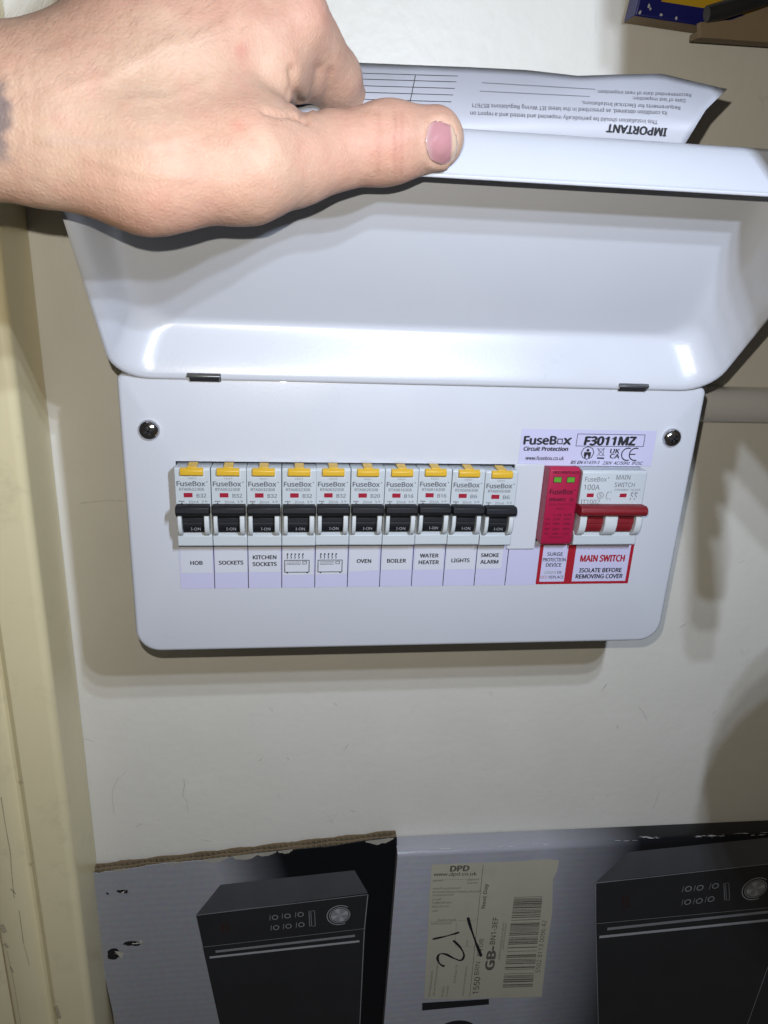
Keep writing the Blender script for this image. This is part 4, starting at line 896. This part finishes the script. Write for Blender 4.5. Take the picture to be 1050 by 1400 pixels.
def skin_mat():
    Ms = bpy.data.materials.new('skin'); Ms.use_nodes = True; nt = Ms.node_tree; N = nt.nodes; L = nt.links; b = N['Principled BSDF']
    vc = N.new('ShaderNodeVertexColor'); vc.layer_name = 'skin'; tc = N.new('ShaderNodeTexCoord')
    nz = N.new('ShaderNodeTexNoise'); nz.inputs['Scale'].default_value = 420; nz.inputs['Detail'].default_value = 8; L.new(tc.outputs['Object'], nz.inputs['Vector'])
    n2 = N.new('ShaderNodeTexNoise'); n2.inputs['Scale'].default_value = 90; n2.inputs['Detail'].default_value = 9; n2.inputs['Roughness'].default_value = 0.72; L.new(tc.outputs['Object'], n2.inputs['Vector'])
    cr = N.new('ShaderNodeValToRGB'); cr.color_ramp.elements[0].position = 0.3; cr.color_ramp.elements[0].color = (0.84, 0.76, 0.74, 1); cr.color_ramp.elements[1].position = 0.7; cr.color_ramp.elements[1].color = (1.05, 1.05, 1.05, 1)
    L.new(n2.outputs['Fac'], cr.inputs['Fac'])
    mx = N.new('ShaderNodeMix'); mx.data_type = 'RGBA'; mx.blend_type = 'MULTIPLY'; mx.inputs['Factor'].default_value = 0.8; L.new(vc.outputs['Color'], mx.inputs['A']); L.new(cr.outputs['Color'], mx.inputs['B'])
    L.new(mx.outputs['Result'], b.inputs['Base Color'])
    b.inputs['Roughness'].default_value = 0.60; b.inputs['Specular IOR Level'].default_value = 0.35; b.inputs['Subsurface Weight'].default_value = 0.15; b.inputs['Subsurface Radius'].default_value = (1.0, 0.35, 0.2); b.inputs['Subsurface Scale'].default_value = 0.002
    vo = N.new('ShaderNodeTexVoronoi'); vo.feature = 'DISTANCE_TO_EDGE'; vo.inputs['Scale'].default_value = 620; L.new(tc.outputs['Object'], vo.inputs['Vector'])
    ad = N.new('ShaderNodeMath'); ad.operation = 'ADD'; L.new(vo.outputs['Distance'], ad.inputs[0]); L.new(nz.outputs['Fac'], ad.inputs[1])
    bp = N.new('ShaderNodeBump'); bp.inputs['Strength'].default_value = 0.5; bp.inputs['Distance'].default_value = 0.00035; L.new(ad.outputs[0], bp.inputs['Height']); L.new(bp.outputs['Normal'], b.inputs['Normal'])
    return Ms
me.materials.append(skin_mat())
# thumb nail: a curved plate laid on the nail bed
fm = front & (V[:, 2] < 292) & (PX > 560); TP = np.stack([PX[fm], PY[fm]], 1); TD = V[fm, 2]
def surf_depth(px, py):
    d2 = (TP[:, 0]-px)**2+(TP[:, 1]-py)**2; k = np.argsort(d2)[:8]; w_ = 1/(d2[k]+2.0); return float((TD[k]*w_).sum()/w_.sum())
def nailp(u, v):
    a = (u*2-1); b = (v*2-1); sq = (1-0.10*a*a*b*b)
    px = NC[0]+NW*a*math.sqrt(1-0.42*b*b); py = NC[1]-NH*b*math.sqrt(1-0.42*a*a)+a*2.0
    return px, py
mb = MB(); nu_, nv_ = 14, 14; top_ = []
mb.grid(lambda u, v: cw(C(*nailp(u, v), surf_depth(*nailp(u, v))-0.35-0.9*(1-(2*v-1)**2)*(1-0.35*(2*u-1)**2))), nu_, nv_)
Mn = mat('finger_nail', (0.37, 0.20, 0.185), 0.20, var=0.10, vscale=150, coat=1.0, bump=0.06, bscale=300)
nt = Mn.node_tree; bN = nt.nodes['Principled BSDF']; src = bN.inputs['Base Color'].links[0].from_socket
vcn = nt.nodes.new('ShaderNodeVertexColor'); vcn.layer_name = 'tone'; mxn = nt.nodes.new('ShaderNodeMix'); mxn.data_type = 'RGBA'; mxn.blend_type = 'MULTIPLY'; mxn.inputs['Factor'].default_value = 1.0
nt.links.new(src, mxn.inputs['A']); nt.links.new(vcn.outputs['Color'], mxn.inputs['B']); nt.links.new(mxn.outputs['Result'], bN.inputs['Base Color'])
nail = mb.build('thumb_nail', Mn, HAND, smooth=80)
tone = []
for j in range(nv_+1):
    for i in range(nu_+1):
        u, v = i/nu_, j/nv_; e_ = max(abs(2*u-1), abs(2*v-1)); c_ = np.array([0.92, 0.82, 0.92])
        if u < 0.22: k_ = 0.8*(1-u/0.22); c_ = np.array([1.15, 1.4, 1.4])*k_+c_*(1-k_)
        if u > 0.80+0.04*math.sin(v*3.1): c_ = np.array([1.2, 1.6, 1.25])
        if e_ > 0.86 and u < 0.8: c_ = c_*0.7+np.array([1.1, 1.3, 1.0])*0.3
        tone.append((*c_, 1))
tca = nail.data.color_attributes.new('tone', 'FLOAT_COLOR', 'POINT'); tca.data.foreach_set('color', np.array(tone, np.float32).ravel())
md = nail.modifiers.new('thick', 'SOLIDIFY'); md.thickness = 0.0005; md.offset = -1
# hairs along the top of the forearm
hm = MB(); cand = np.where((PX > -60) & (PX < 330) & (PY < 150-0.3*PX) & (PY > -40) & (Nn[:, 2] < 0.45))[0]
for i in rngN.choice(cand, 1100, replace=False):
    p0 = V[i]; n0 = Nn[i]; dirn = np.array([0.5+0.5*rngN.random(), 0.55*rngN.random()+0.1, 0])+0.45*n0; dirn /= np.linalg.norm(dirn); L_ = 2.5+3.5*rngN.random(); side = np.cross(dirn, [0, 0, 1]); side /= np.linalg.norm(side); w_ = 0.018
    pm = p0+dirn*L_*0.5+n0*0.2; p1 = p0+dirn*L_-n0*0.4
    hm.add([cw(p0-side*w_), cw(p0+side*w_), cw(pm+side*w_*.8), cw(pm-side*w_*.8), cw(p1)], [(0, 1, 2, 3), (3, 2, 4)])
tag(hm.build('arm_hair', M['hair'], HAND, smooth=0, recalc=False), kind='stuff')
# ------------------------------------------------------------------ chipped and cracked paint on the door frame
for pts, w in (([(2, 1090), (8, 1130), (13, 1165), (17, 1200), (20, 1228)], 0.5), ([(14, 1215), (21, 1222)], 1.1), ([(27, 1245), (33, 1290), (40, 1320)], 0.4), ([(1, 1264), (6, 1275)], 2.2), ([(6, 1290), (10, 1296)], 1.8), ([(14, 1322), (18, 1330)], 1.2), ([(10, 1300), (20, 1350), (28, 1400)], 0.35), ([(28, 1066), (31, 1070)], 1.2), ([(44, 1178), (46, 1183)], 0.9), ([(76, 1375), (82, 1392)], 1.6)):
    mb = MB(); q_ = [at(a+rng.normal(0, .5), b, 72.2) for a, b in pts]
    for (p0, p1) in zip(q_[:-1], q_[1:]):
        d = p1-p0; n_ = np.array([d[2], 0, -d[0]]); n_ /= np.linalg.norm(n_); k0, k1 = w*(.3+.5*rng.random()), w*(.3+.5*rng.random())
        mb.flat([p0-n_*k0, p1-n_*k1, p1+n_*k1, p0+n_*k0])
    mb.build('paint_chip', M['chip'], df, smooth=0)
